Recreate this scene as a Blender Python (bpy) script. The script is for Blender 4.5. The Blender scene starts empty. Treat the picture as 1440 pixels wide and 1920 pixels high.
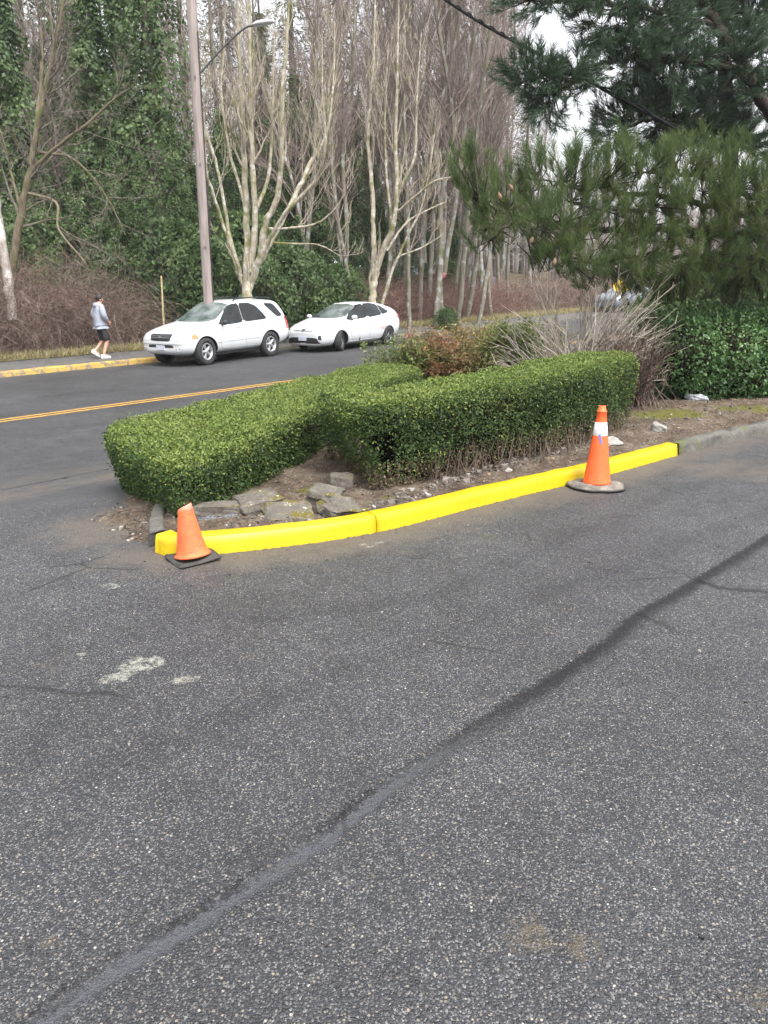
import bpy, bmesh, math, random
import numpy as np
from mathutils import Vector, Matrix, noise as mnoise
from mathutils.bvhtree import BVHTree
R = math.radians
rng = np.random.default_rng(7)
random.seed(7)
scene = bpy.context.scene
COL = scene.collection

# ------------------------------------------------------------------ layout
F = 1450.0; PITCH = math.atan((960 - 558) / F); CAMH = 1.68
CP, SP = math.cos(PITCH), math.sin(PITCH)
def ray(px, py):
    x = (px - 720) / F; y = -(py - 960) / F
    return np.array([x, CP + y * SP, -SP + y * CP])
def at(px, py, z=0.0):                      # survey: where a sight line meets height z
    d = ray(px, py); return np.array([0, 0, CAMH]) + d * ((z - CAMH) / d[2])
def atY(px, py, Y):                         # survey: a sight line at distance Y
    d = ray(px, py); return np.array([0, 0, CAMH]) + d * (Y / d[1])

UA = R(46.3)
U = np.array([math.cos(UA), math.sin(UA)]); W = np.array([-math.sin(UA), math.cos(UA)])
C0 = np.array([-4.47, 15.45])               # a point of the road's centre line
def uv_of(x, y):
    dx = np.asarray(x) - C0[0]; dy = np.asarray(y) - C0[1]
    return dx * U[0] + dy * U[1], dx * W[0] + dy * W[1]
def xy_of(u, v):
    return C0[0] + u * U[0] + v * W[0], C0[1] + u * U[1] + v * W[1]
def sstep(a, b, t):
    t = np.clip((np.asarray(t, float) - a) / (b - a), 0, 1); return t * t * (3 - 2 * t)
V0, V1 = -4.9, 6.9                          # road edges
def road_z(u):
    return -0.15 + 0.03 * (np.clip(u, -40, 60) - 4.17)
def zg(x, y):                               # height of paved and bare ground everywhere
    u, v = uv_of(x, y)
    zr = road_z(u)
    k = sstep(V0 - 3.0, V0, v)
    near = zr * k
    far = zr + 0.15 * sstep(V1, V1 + 0.02, v) + 0.03 * np.clip(v - V1, 0, 2.2) + 0.1 * np.clip(v - V1 - 2.2, 0, 50)
    return np.where(v > V1, far, near)

# ------------------------------------------------------------------ helpers
def tag(o, label=None, cat=None, group=None, kind=None):
    if label: o['label'] = label
    if cat: o['category'] = cat
    if group: o['group'] = group
    if kind: o['kind'] = kind
    return o
def link(o, parent=None):
    COL.objects.link(o)
    if parent is not None: o.parent = parent
    return o
def empty(name, loc=(0, 0, 0), rz=0.0):
    o = bpy.data.objects.new(name, None); o.location = loc; o.rotation_euler = (0, 0, rz)
    o.empty_display_size = .2
    return link(o)
def kids(o):
    return [c for c in bpy.data.objects if c.parent == o]
def copy_tree(o, parent=None):
    c = o.copy(); COL.objects.link(c)
    c.parent = parent
    for ch in list(o.children): copy_tree(ch, c)
    return c

class MB:
    """collects quads; build() links them as one mesh object"""
    def __init__(s): s.V = []; s.Q = []; s.n = 0; s.M = []; s.mi = 0
    def add(s, v, q):
        v = np.asarray(v, float).reshape(-1, 3); q = np.asarray(q, np.int64).reshape(-1, 4)
        s.V.append(v); s.Q.append(q + s.n); s.M.append(np.full(len(q), s.mi)); s.n += len(v)
    def tube(s, pts, rad, k=6, cap=True, seed=0.0):
        P = np.asarray(pts, float); n = len(P); r = np.broadcast_to(np.asarray(rad, float), (n,))
        T = np.gradient(P, axis=0); T /= np.linalg.norm(T, axis=1)[:, None] + 1e-9
        ref = np.array([0.31, 0.95, 0.05]) if abs(T[:, 1]).mean() < .8 else np.array([1, .1, .05])
        A = np.cross(T, ref); A /= np.linalg.norm(A, axis=1)[:, None] + 1e-9
        B = np.cross(T, A)
        a = np.arange(k) * 2 * math.pi / k
        V = P[:, None] + r[:, None, None] * (np.cos(a)[None, :, None] * A[:, None] + np.sin(a)[None, :, None] * B[:, None])
        i = np.arange(n - 1)[:, None] * k; j = np.arange(k)[None]; j2 = (j + 1) % k
        q = np.stack([i + j, i + j2, i + k + j2, i + k + j], -1).reshape(-1, 4)
        V = V.reshape(-1, 3)
        if cap:
            for e, c in ((0, P[0]), (n - 1, P[-1])):
                V = np.vstack([V, c]); ci = len(V) - 1
                for jj in range(0, k):
                    q = np.vstack([q, [ci, e * k + jj, e * k + (jj + 1) % k, ci]]) if False else q
            V = V[:n * k]
        s.add(V, q)
    def sticks(s, P0, P1, r0, r1, k=3):
        P0 = np.asarray(P0, float); P1 = np.asarray(P1, float); n = len(P0)
        if n == 0: return
        r0 = np.broadcast_to(np.asarray(r0, float), (n,)); r1 = np.broadcast_to(np.asarray(r1, float), (n,))
        T = P1 - P0; T = T / (np.linalg.norm(T, axis=1)[:, None] + 1e-9)
        ref = np.where(np.abs(T[:, 2:3]) < .8, np.array([[0, 0, 1.]]), np.array([[1., 0, 0]]))
        A = np.cross(T, ref); A /= np.linalg.norm(A, axis=1)[:, None] + 1e-9
        B = np.cross(T, A)
        a = np.arange(k) * 2 * math.pi / k
        o = np.cos(a)[None, :, None] * A[:, None] + np.sin(a)[None, :, None] * B[:, None]
        V = np.concatenate([P0[:, None] + r0[:, None, None] * o, P1[:, None] + r1[:, None, None] * o], 1)
        b = np.arange(n)[:, None] * (2 * k); j = np.arange(k)[None]; j2 = (j + 1) % k
        q = np.stack([b + j, b + j2, b + k + j2, b + k + j], -1).reshape(-1, 4)
        s.add(V.reshape(-1, 3), q)
    def leaves(s, P, D, N, l, w, fold=.12):
        """one folded diamond leaf at each P along D with face normal about N"""
        n = len(P)
        if n == 0: return
        D = D / (np.linalg.norm(D, axis=1)[:, None] + 1e-9)
        S = np.cross(D, N); S /= np.linalg.norm(S, axis=1)[:, None] + 1e-9
        Nn = np.cross(S, D)
        l = np.broadcast_to(np.asarray(l, float), (n,))[:, None]; w = np.broadcast_to(np.asarray(w, float), (n,))[:, None]
        m = P + D * l * .48
        V = np.stack([P, m + S * w * .5 + Nn * w * fold, P + D * l, m - S * w * .5 + Nn * w * fold], 1)
        q = np.arange(n * 4).reshape(n, 4)
        s.add(V.reshape(-1, 3), q)
    def box(s, c, size, M=None):
        x, y, z = np.asarray(size) / 2
        V = np.array([[-x, -y, -z], [x, -y, -z], [x, y, -z], [-x, y, -z], [-x, -y, z], [x, -y, z], [x, y, z], [-x, y, z]])
        if M is not None: V = V @ np.array(M).T
        s.add(V + np.asarray(c), [[0, 3, 2, 1], [4, 5, 6, 7], [0, 1, 5, 4], [1, 2, 6, 5], [2, 3, 7, 6], [3, 0, 4, 7]])
    def lathe(s, prof, k=24, axis='z', c=(0, 0, 0), wob=None):
        prof = np.asarray(prof, float); n = len(prof); a = np.arange(k) * 2 * math.pi / k
        r = prof[:, 0][:, None]; h = np.broadcast_to(prof[:, 1][:, None], (n, k))
        if wob is not None: r = r * wob(a)[None, :]
        x, y = r * np.cos(a), r * np.sin(a)
        V = np.stack({'z': [x, y, h], 'y': [x, h, y], 'x': [h, x, y]}[axis], -1).reshape(-1, 3)
        i = np.arange(n - 1)[:, None] * k; j = np.arange(k)[None]; j2 = (j + 1) % k
        q = np.stack([i + j, i + j2, i + k + j2, i + k + j], -1).reshape(-1, 4)
        s.add(V + np.asarray(c), q)
    def build(s, name, mats, parent=None, smooth=True):
        me = bpy.data.meshes.new(name)
        if s.n:
            V = np.concatenate(s.V); Q = np.concatenate(s.Q); M = np.concatenate(s.M)
            me.vertices.add(len(V)); me.vertices.foreach_set('co', V.astype(np.float32).ravel())
            me.loops.add(Q.size); me.loops.foreach_set('vertex_index', Q.astype(np.int32).ravel())
            me.polygons.add(len(Q)); me.polygons.foreach_set('loop_start', (np.arange(len(Q)) * 4).astype(np.int32))
            me.polygons.foreach_set('material_index', M.astype(np.int32))
            me.polygons.foreach_set('use_smooth', np.full(len(Q), smooth))
            me.update(calc_edges=True)
        for m in (mats if isinstance(mats, (list, tuple)) else [mats]): me.materials.append(m)
        o = bpy.data.objects.new(name, me)
        return link(o, parent)

def bm_obj(name, bm, mat, parent=None, smooth=True):
    me = bpy.data.meshes.new(name)
    bmesh.ops.recalc_face_normals(bm, faces=bm.faces)
    bm.to_mesh(me); bm.free()
    for p in me.polygons: p.use_smooth = smooth
    for m in (mat if isinstance(mat, (list, tuple)) else [mat]): me.materials.append(m)
    return link(bpy.data.objects.new(name, me), parent)
def sheet(name, xs, ys, zf, mat, attrs=None, keep=None):
    """a height sheet over a rectangular grid of xs, ys"""
    X, Y = np.meshgrid(xs, ys); Z = zf(X, Y)
    nx, ny = len(xs), len(ys)
    i = np.arange(ny - 1)[:, None] * nx; j = np.arange(nx - 1)[None]
    q = np.stack([i + j, i + j + 1, i + nx + j + 1, i + nx + j], -1).reshape(-1, 4)
    if keep is not None:
        k = keep(X, Y).ravel(); q = q[k[q].all(1)]
    mb = MB(); mb.add(np.stack([X, Y, Z], -1).reshape(-1, 3), q)
    o = mb.build(name, mat)
    for an, f in (attrs or {}).items():
        a = o.data.attributes.new(an, 'FLOAT', 'POINT'); a.data.foreach_set('value', np.asarray(f(X, Y), np.float32).ravel())
    return o
def fbm(P, scale=1.0, oct=3):
    out = np.zeros(len(P)); a = 1.0
    for o in range(oct):
        out += a * np.array([mnoise.noise((p[0] * scale, p[1] * scale, p[2] * scale)) for p in P]); a *= .5; scale *= 2.1
    return out
def catmull(pts, per=8):
    P = np.asarray(pts, float); P = np.vstack([2 * P[0] - P[1], P, 2 * P[-1] - P[-2]]); out = []
    for i in range(1, len(P) - 2):
        for t in np.linspace(0, 1, per, endpoint=False):
            a, b, c, d = P[i - 1], P[i], P[i + 1], P[i + 2]
            out.append(.5 * (2 * b + (c - a) * t + (2 * a - 5 * b + 4 * c - d) * t * t + (3 * b - a - 3 * c + d) * t ** 3))
    out.append(P[-2]); return np.array(out)
def rnd_dirs(n):
    d = rng.normal(size=(n, 3)); return d / np.linalg.norm(d, axis=1)[:, None]
def unit(a):
    a = np.asarray(a, float); return a / (np.linalg.norm(a, axis=-1, keepdims=True) + 1e-9)
def seg_dist(X, Y, pts):
    """signed distance (left side positive) and along-parameter to a polyline in plan"""
    best = np.full(X.shape, 1e9); sg = np.zeros(X.shape)
    for (x0, y0), (x1, y1) in zip(pts[:-1], pts[1:]):
        dx, dy = x1 - x0, y1 - y0; L2 = dx * dx + dy * dy
        t = np.clip(((X - x0) * dx + (Y - y0) * dy) / L2, 0, 1)
        d = np.hypot(X - x0 - t * dx, Y - y0 - t * dy)
        c = dx * (Y - y0) - dy * (X - x0)
        m = d < best; best = np.where(m, d, best); sg = np.where(m, np.sign(c), sg)
    return best, best * sg
def in_poly(X, Y, poly):
    r = np.zeros(np.shape(X), bool); n = len(poly)
    for i in range(n):
        x0, y0 = poly[i][:2]; x1, y1 = poly[(i + 1) % n][:2]
        c = ((y0 > Y) != (y1 > Y)) & (X < (x1 - x0) * (Y - y0) / (y1 - y0 + 1e-12) + x0)
        r ^= c
    return r

# ------------------------------------------------------------------ materials
class NT:
    def __init__(s, name):
        s.m = bpy.data.materials.new(name); s.m.use_nodes = True; s.t = s.m.node_tree
        s.t.nodes.clear(); s.out = s.t.nodes.new('ShaderNodeOutputMaterial')
        s.b = s.n('ShaderNodeBsdfPrincipled'); s.t.links.new(s.b.outputs[0], s.out.inputs[0])
    def n(s, typ, ins=None, **kw):
        nd = s.t.nodes.new(typ)
        for k, v in kw.items(): setattr(nd, k, v)
        for k, v in (ins or {}).items(): s.set(nd.inputs[k], v)
        return nd
    def set(s, sock, v):
        if isinstance(v, bpy.types.NodeSocket): s.t.links.new(v, sock)
        elif isinstance(v, (tuple, list)) and sock.type == 'RGBA' and len(v) == 3: sock.default_value = (*v, 1)
        else: sock.default_value = v
    def p(s, **kw):
        names = dict(col='Base Color', rough='Roughness', metal='Metallic', spec='Specular IOR Level', normal='Normal', coat='Coat Weight', coatr='Coat Roughness', emit='Emission Color', emits='Emission Strength', alpha='Alpha')
        for k, v in kw.items(): s.set(s.b.inputs[names[k]], v)
    def pos(s):
        if not hasattr(s, '_pos'): s._pos = s.n('ShaderNodeTexCoord').outputs['Object']
        return s._pos
    def noise(s, scale, detail=4, rough=.55, vec=None, dist=0.0):
        return s.n('ShaderNodeTexNoise', {'Vector': vec or s.pos(), 'Scale': scale, 'Detail': detail, 'Roughness': rough, 'Distortion': dist}).outputs['Fac']
    def vor(s, scale, feature='F1', vec=None, rand=1.0):
        return s.n('ShaderNodeTexVoronoi', {'Vector': vec or s.pos(), 'Scale': scale, 'Randomness': rand}, feature=feature)
    def ramp(s, fac, stops, interp='LINEAR'):
        nd = s.n('ShaderNodeValToRGB', {'Fac': fac}); cr = nd.color_ramp; cr.interpolation = interp
        while len(cr.elements) < len(stops): cr.elements.new(.5)
        for e, (p_, c) in zip(cr.elements, stops):
            e.position = p_; e.color = (c, c, c, 1) if not isinstance(c, (tuple, list)) else (*c, 1)
        return nd.outputs[0]
    def mix(s, fac, a, b, mode='MIX'):
        nd = s.n('ShaderNodeMix', data_type='RGBA', blend_type=mode)
        s.set(nd.inputs[0], fac); s.set(nd.inputs[6], a); s.set(nd.inputs[7], b); return nd.outputs[2]
    def math(s, op, a, b=0.0, c=None, clamp=False):
        nd = s.n('ShaderNodeMath', operation=op, use_clamp=clamp)
        s.set(nd.inputs[0], a); s.set(nd.inputs[1], b)
        if c is not None: s.set(nd.inputs[2], c)
        return nd.outputs[0]
    def mapr(s, v, a, b, c=0.0, d=1.0):
        return s.n('ShaderNodeMapRange', {0: v, 1: a, 2: b, 3: c, 4: d}, interpolation_type='SMOOTHSTEP').outputs[0]
    def attr(s, name): return s.n('ShaderNodeAttribute', attribute_name=name).outputs['Fac']
    def bump(s, h, strength=.5, dist=.01, normal=None):
        ins = {'Height': h, 'Strength': strength, 'Distance': dist}
        if normal is not None: ins['Normal'] = normal
        return s.n('ShaderNodeBump', ins).outputs[0]
    def island(s): return s.n('ShaderNodeNewGeometry').outputs['Random Per Island']
    def translucent(s, col, f=.3):
        tr = s.n('ShaderNodeBsdfTranslucent', {'Color': col}); mx = s.n('ShaderNodeMixShader', {0: f})
        s.t.links.new(s.b.outputs[0], mx.inputs[1]); s.t.links.new(tr.outputs[0], mx.inputs[2])
        s.t.links.new(mx.outputs[0], s.out.inputs[0])

def plain(name, col, rough=.6, var=.15, scale=8, metal=0.0, bump=0.0, bscale=40, spec=.5):
    t = NT(name); f = t.noise(scale)
    lo = tuple(c * (1 - var) for c in col); hi = tuple(min(1, c * (1 + var)) for c in col)
    t.p(col=t.ramp(f, [(.3, lo), (.7, hi)]), rough=rough, metal=metal, spec=spec)
    if bump: t.p(normal=t.bump(t.noise(bscale), bump, .01))
    return t.m
def leafmat(name, stops, rough=.5, trans=.25, patch=None, pscale=1.2, spec=.4):
    t = NT(name); f = t.island()
    if patch: f = t.math('ADD', t.math('MULTIPLY', f, 1 - patch), t.math('MULTIPLY', t.mapr(t.noise(pscale, 2), .3, .7), patch))
    c = t.ramp(f, stops); t.p(col=c, rough=rough, spec=spec)
    if trans: t.translucent(c, trans)
    return t.m
def barkmat(name, lo, hi, scale=6, moss=None, lichen=None, stretch=6, bump=.5):
    t = NT(name)
    mp = t.n('ShaderNodeMapping', {0: t.pos(), 3: (1, 1, 1.0 / stretch)}).outputs[0]
    f = t.noise(scale * 3, 5, .6, mp); c = t.ramp(f, [(.3, lo), (.7, hi)])
    if lichen: c = t.mix(t.mapr(t.noise(scale * .8, 4), .52, .62), c, lichen)
    if moss: c = t.mix(t.mapr(t.noise(scale * .35, 4), .5, .68), c, moss)
    t.p(col=c, rough=.9, spec=.2, normal=t.bump(f, bump, .02)); return t.m
# ------------------------------------------------------------------ camera, light
cam = bpy.data.cameras.new('camera'); camo = link(bpy.data.objects.new('camera', cam))
cam.sensor_fit = 'VERTICAL'; cam.sensor_height = 24.0; cam.lens = 24.0 * F / 1920
cam.clip_end = 2000; cam.clip_start = .05
camo.location = (0, 0, CAMH); camo.rotation_euler = (R(90) - PITCH, 0, 0)
scene.camera = camo
w = bpy.data.worlds.new('World'); scene.world = w; w.use_nodes = True
wt = w.node_tree; bg = wt.nodes['Background']
SUN_EL, SUN_AZ = R(60), R(150)              # azimuth clockwise from +Y
sky = wt.nodes.new('ShaderNodeTexSky'); sky.sky_type = 'NISHITA'; sky.sun_disc = False
sky.sun_elevation = SUN_EL; sky.sun_rotation = SUN_AZ; sky.air_density = 1.0; sky.dust_density = 6.0; sky.ozone_density = 1.0
hs = wt.nodes.new('ShaderNodeHueSaturation'); hs.inputs['Saturation'].default_value = .16
wt.links.new(sky.outputs[0], hs.inputs['Color']); wt.links.new(hs.outputs[0], bg.inputs[0])
bg.inputs[1].default_value = .15
sl = bpy.data.lights.new('sun', 'SUN'); sl.energy = .55; sl.angle = R(28); sl.color = (1, .97, .92)
so = link(bpy.data.objects.new('sun', sl))
so.rotation_euler = (R(90) - SUN_EL, 0, -SUN_AZ + math.pi)
sd = Vector((math.sin(SUN_AZ) * math.cos(SUN_EL), math.cos(SUN_AZ) * math.cos(SUN_EL), math.sin(SUN_EL)))
so.rotation_euler = sd.to_track_quat('Z', 'Y').to_euler()
scene.view_settings.view_transform = 'Standard'; scene.view_settings.look = 'None'
scene.view_settings.exposure = 1.72; scene.view_settings.gamma = 1
scene.cycles.max_bounces = 6; scene.cycles.diffuse_bounces = 3; scene.cycles.glossy_bounces = 3
scene.cycles.transparent_max_bounces = 8; scene.cycles.transmission_bounces = 3

# ------------------------------------------------------------------ ground
SEAM = [at(*p)[:2] for p in [(1900, 800), (1700, 862), (1520, 950), (1440, 1005), (1385, 1040), (1310, 1085), (1250, 1122), (1220, 1136), (1180, 1162), (1145, 1198), (1080, 1240), (1020, 1281), (965, 1312), (900, 1355), (825, 1402), (720, 1467), (600, 1565), (480, 1640), (330, 1735), (180, 1820), (50, 1920), (-180, 2080)]]
SEAM2 = [at(*p)[:2] for p in [(1310, 1088), (1350, 1103), (1440, 1110), (1600, 1128), (1900, 1150)]]
KERB = catmull([at(*p)[:2] for p in [(279, 1040), (335, 1047), (500, 1031), (710, 1001), (900, 950), (1090, 905), (1180, 881), (1270, 855), (1350, 833), (1440, 814), (1540, 797), (1700, 779)]], 8)
for _ in range(14): KERB[1:-1] = .5 * KERB[1:-1] + .25 * (KERB[:-2] + KERB[2:])
def asphalt(name, lot=True):
    t = NT(name)
    v1 = t.vor(84); v2 = t.vor(200)
    rc = t.n('ShaderNodeSeparateColor', {0: v1.outputs['Color']})
    rc2 = t.n('ShaderNodeSeparateColor', {0: v2.outputs['Color']})
    k = 1.5 if lot else 1.3
    stone = t.ramp(rc.outputs[0], [(0, .01), (.3, (.02, .021, .025)), (.55, (.042, .042, .046)), (.76, (.068, .065, .061)), (.9, (.1, .088, .071)), (.97, (.14, .118, .09)), (1, (.22, .21, .195))])
    fine = t.ramp(rc2.outputs[1], [(0, (.009, .0095, .0115)), (.6, (.017, .0175, .02)), (.85, (.036, .036, .038)), (1, .1)])
    sm = t.mapr(v1.outputs['Distance'], .25, .5, 1, 0)
    sm = t.math('MULTIPLY', sm, t.mapr(rc.outputs[1], .35, .45))
    c = t.mix(sm, fine, stone)
    big = t.noise(.55, 4, .6); med = t.noise(3.5, 4, .6)
    c = t.mix(1.0, c, t.ramp(big, [(.3, .78 * k), (.7, 1.25 * k)]), 'MULTIPLY')
    c = t.mix(1.0, c, t.ramp(med, [(.3, .86), (.7, 1.14)]), 'MULTIPLY')
    h = t.math('ADD', t.math('MULTIPLY', sm, .8), t.math('MULTIPLY', v2.outputs['Distance'], -.5))
    rough = t.ramp(med, [(.3, .56), (.7, .7)])
    if lot:
        n1 = t.noise(14, 5, .65); n2 = t.noise(4, 5, .65); nf = t.noise(60, 4, .7)
        # dusty brown band along the kerb and the driveway mouth
        du = t.math('MULTIPLY', t.mapr(t.math('ADD', t.attr('dust'), t.math('MULTIPLY', t.math('SUBTRACT', n2, .5), 1.3)), .3, .95), .75)
        c = t.mix(du, c, t.mix(sm, (.085, .07, .058), (.135, .118, .1)))
        # tyre darkened lanes
        la = t.mapr(t.math('ADD', t.attr('lane'), t.math('MULTIPLY', t.math('SUBTRACT', n2, .5), .9)), .3, 1.0)
        c = t.mix(1.0, c, t.mix(la, (1, 1, 1), (.84, .84, .85)), 'MULTIPLY')
        # pale spilled paint
        pa = t.mapr(t.math('ADD', t.attr('paint'), t.math('MULTIPLY', t.math('SUBTRACT', t.noise(11, 6, .75), .5), 1.5)), .34, .52)
        pa = t.math('MULTIPLY', pa, t.mapr(t.noise(24, 6, .85), .42, .58))
        c = t.mix(t.math('MULTIPLY', pa, .85), c, (.25, .25, .21))
        # tan clay smears
        tn = t.mapr(t.math('ADD', t.attr('clay'), t.math('MULTIPLY', t.math('SUBTRACT', n1, .5), 1.6)), .45, .95)
        c = t.mix(t.math('MULTIPLY', tn, t.math('MULTIPLY', t.mapr(t.noise(30, 5, .8), .4, .62), .6)), c, (.1, .078, .046))
        # seam: broken dark lip and the smooth grey worn channel beside it
        ds = t.attr('seam'); wob = t.math('MULTIPLY', t.math('SUBTRACT', t.noise(9, 5, .7), .5), .075)
        d = t.math('ADD', ds, wob)
        wch = t.attr('chan')
        ch = t.math('MULTIPLY', t.mapr(d, -.075, -.045), t.mapr(d, -.012, .012, 1, 0))
        ch = t.math('MULTIPLY', ch, wch)
        c = t.mix(t.math('MULTIPLY', ch, .85), c, t.mix(nf, (.034, .035, .041), (.058, .06, .069)))
        rough = t.mix(ch, rough, (.66, .66, .66))
        d2 = t.math('ADD', ds, t.math('MULTIPLY', t.math('SUBTRACT', t.noise(34, 5, .8), .5), .12))
        lip = t.math('MULTIPLY', t.math('MULTIPLY', t.mapr(d2, -.022, -.006), t.mapr(d2, .012, .036, 1, 0)), t.mapr(t.noise(28, 3), .34, .46))
        lw_ = t.math('MULTIPLY', lip, t.math('SUBTRACT', .62, t.math('MULTIPLY', wch, t.mapr(t.noise(2.5, 3), .38, .6, .0, .34))))
        c = t.mix(lw_, c, (.006, .006, .0065))
        up = t.math('MULTIPLY', t.mapr(t.math('ADD', ds, t.math('MULTIPLY', wob, .8)), -.1, -.02), t.mapr(ds, -.005, .03, 1, 0))  # soft dark gradient, painted shade of the dip beside the seam
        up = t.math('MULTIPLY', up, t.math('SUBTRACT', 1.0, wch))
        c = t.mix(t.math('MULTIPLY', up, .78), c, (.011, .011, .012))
        d3 = t.math('ADD', t.attr('seam_branch'), t.math('MULTIPLY', t.math('SUBTRACT', t.noise(16, 5, .7), .5), .08))
        b3 = t.mapr(t.math('ABSOLUTE', d3), .012, .04, 1, 0)
        c = t.mix(t.math('MULTIPLY', b3, .85), c, (.007, .007, .0075))
        # hairline cracks
        vc = t.vor(.9, 'DISTANCE_TO_EDGE', t.n('ShaderNodeMixRGB', {0: .12, 1: t.pos(), 2: t.n('ShaderNodeTexNoise', {'Vector': t.pos(), 'Scale': 3.0, 'Detail': 5.0}).outputs['Color']}).outputs[0])
        cr = t.math('MULTIPLY', t.mapr(vc.outputs['Distance'], .002, .012, 1, 0), t.mapr(t.noise(.8, 2), .54, .62))
        c = t.mix(t.math('MULTIPLY', cr, .7), c, (.006, .006, .006))
        h = t.math('SUBTRACT', h, t.math('MULTIPLY', ch, 1.0))
    else:
        # long worn streaks and seal lines
        st = t.noise(1.0, 4, .6, t.n('ShaderNodeMapping', {0: t.pos(), 2: (0, 0, -UA), 3: (.12, 2.2, 1)}, vector_type='TEXTURE').outputs[0] if False else None)
        c = t.mix(1.0, c, t.ramp(st, [(.3, .9), (.7, 1.12)]), 'MULTIPLY')
        du = t.mapr(t.math('ADD', t.attr('dust'), t.math('MULTIPLY', t.math('SUBTRACT', t.noise(3, 5, .65), .5), 1.2)), .35, .9)
        c = t.mix(t.math('MULTIPLY', du, .6), c, (.06, .053, .045))
        cr = t.mapr(t.math('ABSOLUTE', t.math('ADD', t.attr('crack'), t.math('MULTIPLY', t.math('SUBTRACT', t.noise(1.5, 5, .7), .5), .5))), .015, .05, 1, 0)
        c = t.mix(t.math('MULTIPLY', cr, t.mapr(t.noise(.7, 3), .45, .52)), c, (.011, .011, .012))
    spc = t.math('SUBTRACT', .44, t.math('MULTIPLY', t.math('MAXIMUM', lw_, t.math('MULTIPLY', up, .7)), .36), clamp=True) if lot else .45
    t.p(col=c, rough=rough, spec=spc, normal=t.bump(h, .8, .007))
    return t.m

def nonuni(a, b, fa, fb, fine, coarse):
    return np.unique(np.round(np.concatenate([np.arange(a, fa, coarse), np.arange(fa, fb, fine), np.arange(fb, b + coarse, coarse)]), 4))
def lot_z(X, Y):
    z = zg(X, Y)
    d, sd_ = seg_dist(X, Y, SEAM)
    z = z - .007 * np.exp(-((-sd_ + .035) / .04) ** 2)          # the worn channel lies a little low
    z = z + .004 * np.exp(-((-sd_ - .05) / .05) ** 2)
    return z
def ell(X, Y, px, py, rx, ry, ang=0):
    c = at(px, py); ca, sa = math.cos(ang), math.sin(ang)
    dx, dy = X - c[0], Y - c[1]
    return np.clip(1.2 - np.hypot((dx * ca + dy * sa) / rx, (-dx * sa + dy * ca) / ry), 0, 1)
def a_dust(X, Y):
    d, s = seg_dist(X, Y, KERB); u, v = uv_of(X, Y)
    return np.maximum.reduce([np.clip(1 - d / .75, 0, 1), .75 * np.clip(1 - np.abs(v + 5.3) / 1.3, 0, 1), ell(X, Y, 205, 990, .7, .8), .8 * ell(X, Y, 1380, 880, 1.4, .9)])
LANES = [[at(*p)[:2] for p in [(-60, 1540), (300, 1400), (720, 1225), (1100, 1085), (1440, 960), (1560, 910)]], [at(*p)[:2] for p in [(330, 1150), (520, 1160), (800, 1120), (1250, 930), (1480, 850)]], [at(*p)[:2] for p in [(60, 1450), (70, 1300), (120, 1180)]]]
def a_lane(X, Y):
    return np.maximum.reduce([np.clip(1 - seg_dist(X, Y, l)[0] / w_, 0, 1) for l, w_ in zip(LANES, (.2, .22, .15))])
def a_paint(X, Y):
    return np.maximum.reduce([ell(X, Y, 265, 1246, .13, .11, .5), ell(X, Y, 220, 1270, .1, .07, .4), .75 * ell(X, Y, 345, 1274, .1, .06), .55 * ell(X, Y, 150, 1226, .11, .05, .4), .5 * ell(X, Y, 212, 1098, .12, .1, .3), .45 * ell(X, Y, 700, 1020, .25, .1, .5)])
def a_clay(X, Y):
    return np.maximum.reduce([ell(X, Y, 1000, 1750, .14, .12), ell(X, Y, 1090, 1770, .1, .1), .8 * ell(X, Y, 1420, 1870, .1, .1), .8 * ell(X, Y, 80, 1768, .16, .05, -.2), .7 * ell(X, Y, 360, 1808, .12, .04), .6 * ell(X, Y, 590, 1050, .5, .25, .3), .7 * ell(X, Y, 900, 1010, .5, .3, .6), .6 * ell(X, Y, 100, 1240, .25, .4)])
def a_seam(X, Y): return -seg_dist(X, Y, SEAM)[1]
def a_chan(X, Y): return sstep(.75, -.1, X)
def a_branch(X, Y): return seg_dist(X, Y, SEAM2)[1]
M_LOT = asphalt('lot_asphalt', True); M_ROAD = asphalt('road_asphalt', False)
lxs = nonuni(-16, 18, -4.2, 5.2, .045, .4); lys = nonuni(-6, 15, .4, 9.0, .045, .4)
def keep_lot(X, Y):
    u, v = uv_of(X, Y); return v < V0 + .25
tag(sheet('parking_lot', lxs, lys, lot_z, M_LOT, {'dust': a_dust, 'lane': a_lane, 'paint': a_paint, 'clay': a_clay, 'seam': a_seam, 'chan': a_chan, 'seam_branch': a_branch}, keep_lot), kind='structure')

def strip(name, u0, u1, vs, du, zoff, mat, attrs=None, zf=None):
    us = np.arange(u0, u1 + du, du)
    Ug, Vg = np.meshgrid(us, vs); X, Y = xy_of(Ug, Vg)
    Z = (zg(X, Y) if zf is None else zf(Ug, Vg)) + zoff
    nx, ny = len(us), len(vs)
    i = np.arange(ny - 1)[:, None] * nx; j = np.arange(nx - 1)[None]
    q = np.stack([i + j, i + j + 1, i + nx + j + 1, i + nx + j], -1).reshape(-1, 4)
    mb = MB(); mb.add(np.stack([X, Y, Z], -1).reshape(-1, 3), q); o = mb.build(name, mat)
    for an, f in (attrs or {}).items():
        a = o.data.attributes.new(an, 'FLOAT', 'POINT'); a.data.foreach_set('value', np.asarray(f(Ug, Vg), np.float32).ravel())
    return o
RZ = lambda u, v: road_z(u) + 0 * v
def rd_dust(u, v): return np.maximum(np.clip(1 - np.abs(v - V0) / 1.1, 0, 1), .6 * np.clip(1 - np.abs(v - V1) / .5, 0, 1))
def rd_crack(u, v): return np.minimum(np.abs(v - 2.4) + np.where((u > -9) & (u < 1), 0, 9), np.minimum(np.abs(v + 2.6 + .1 * u), np.abs(v + 3.9))) 
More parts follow.
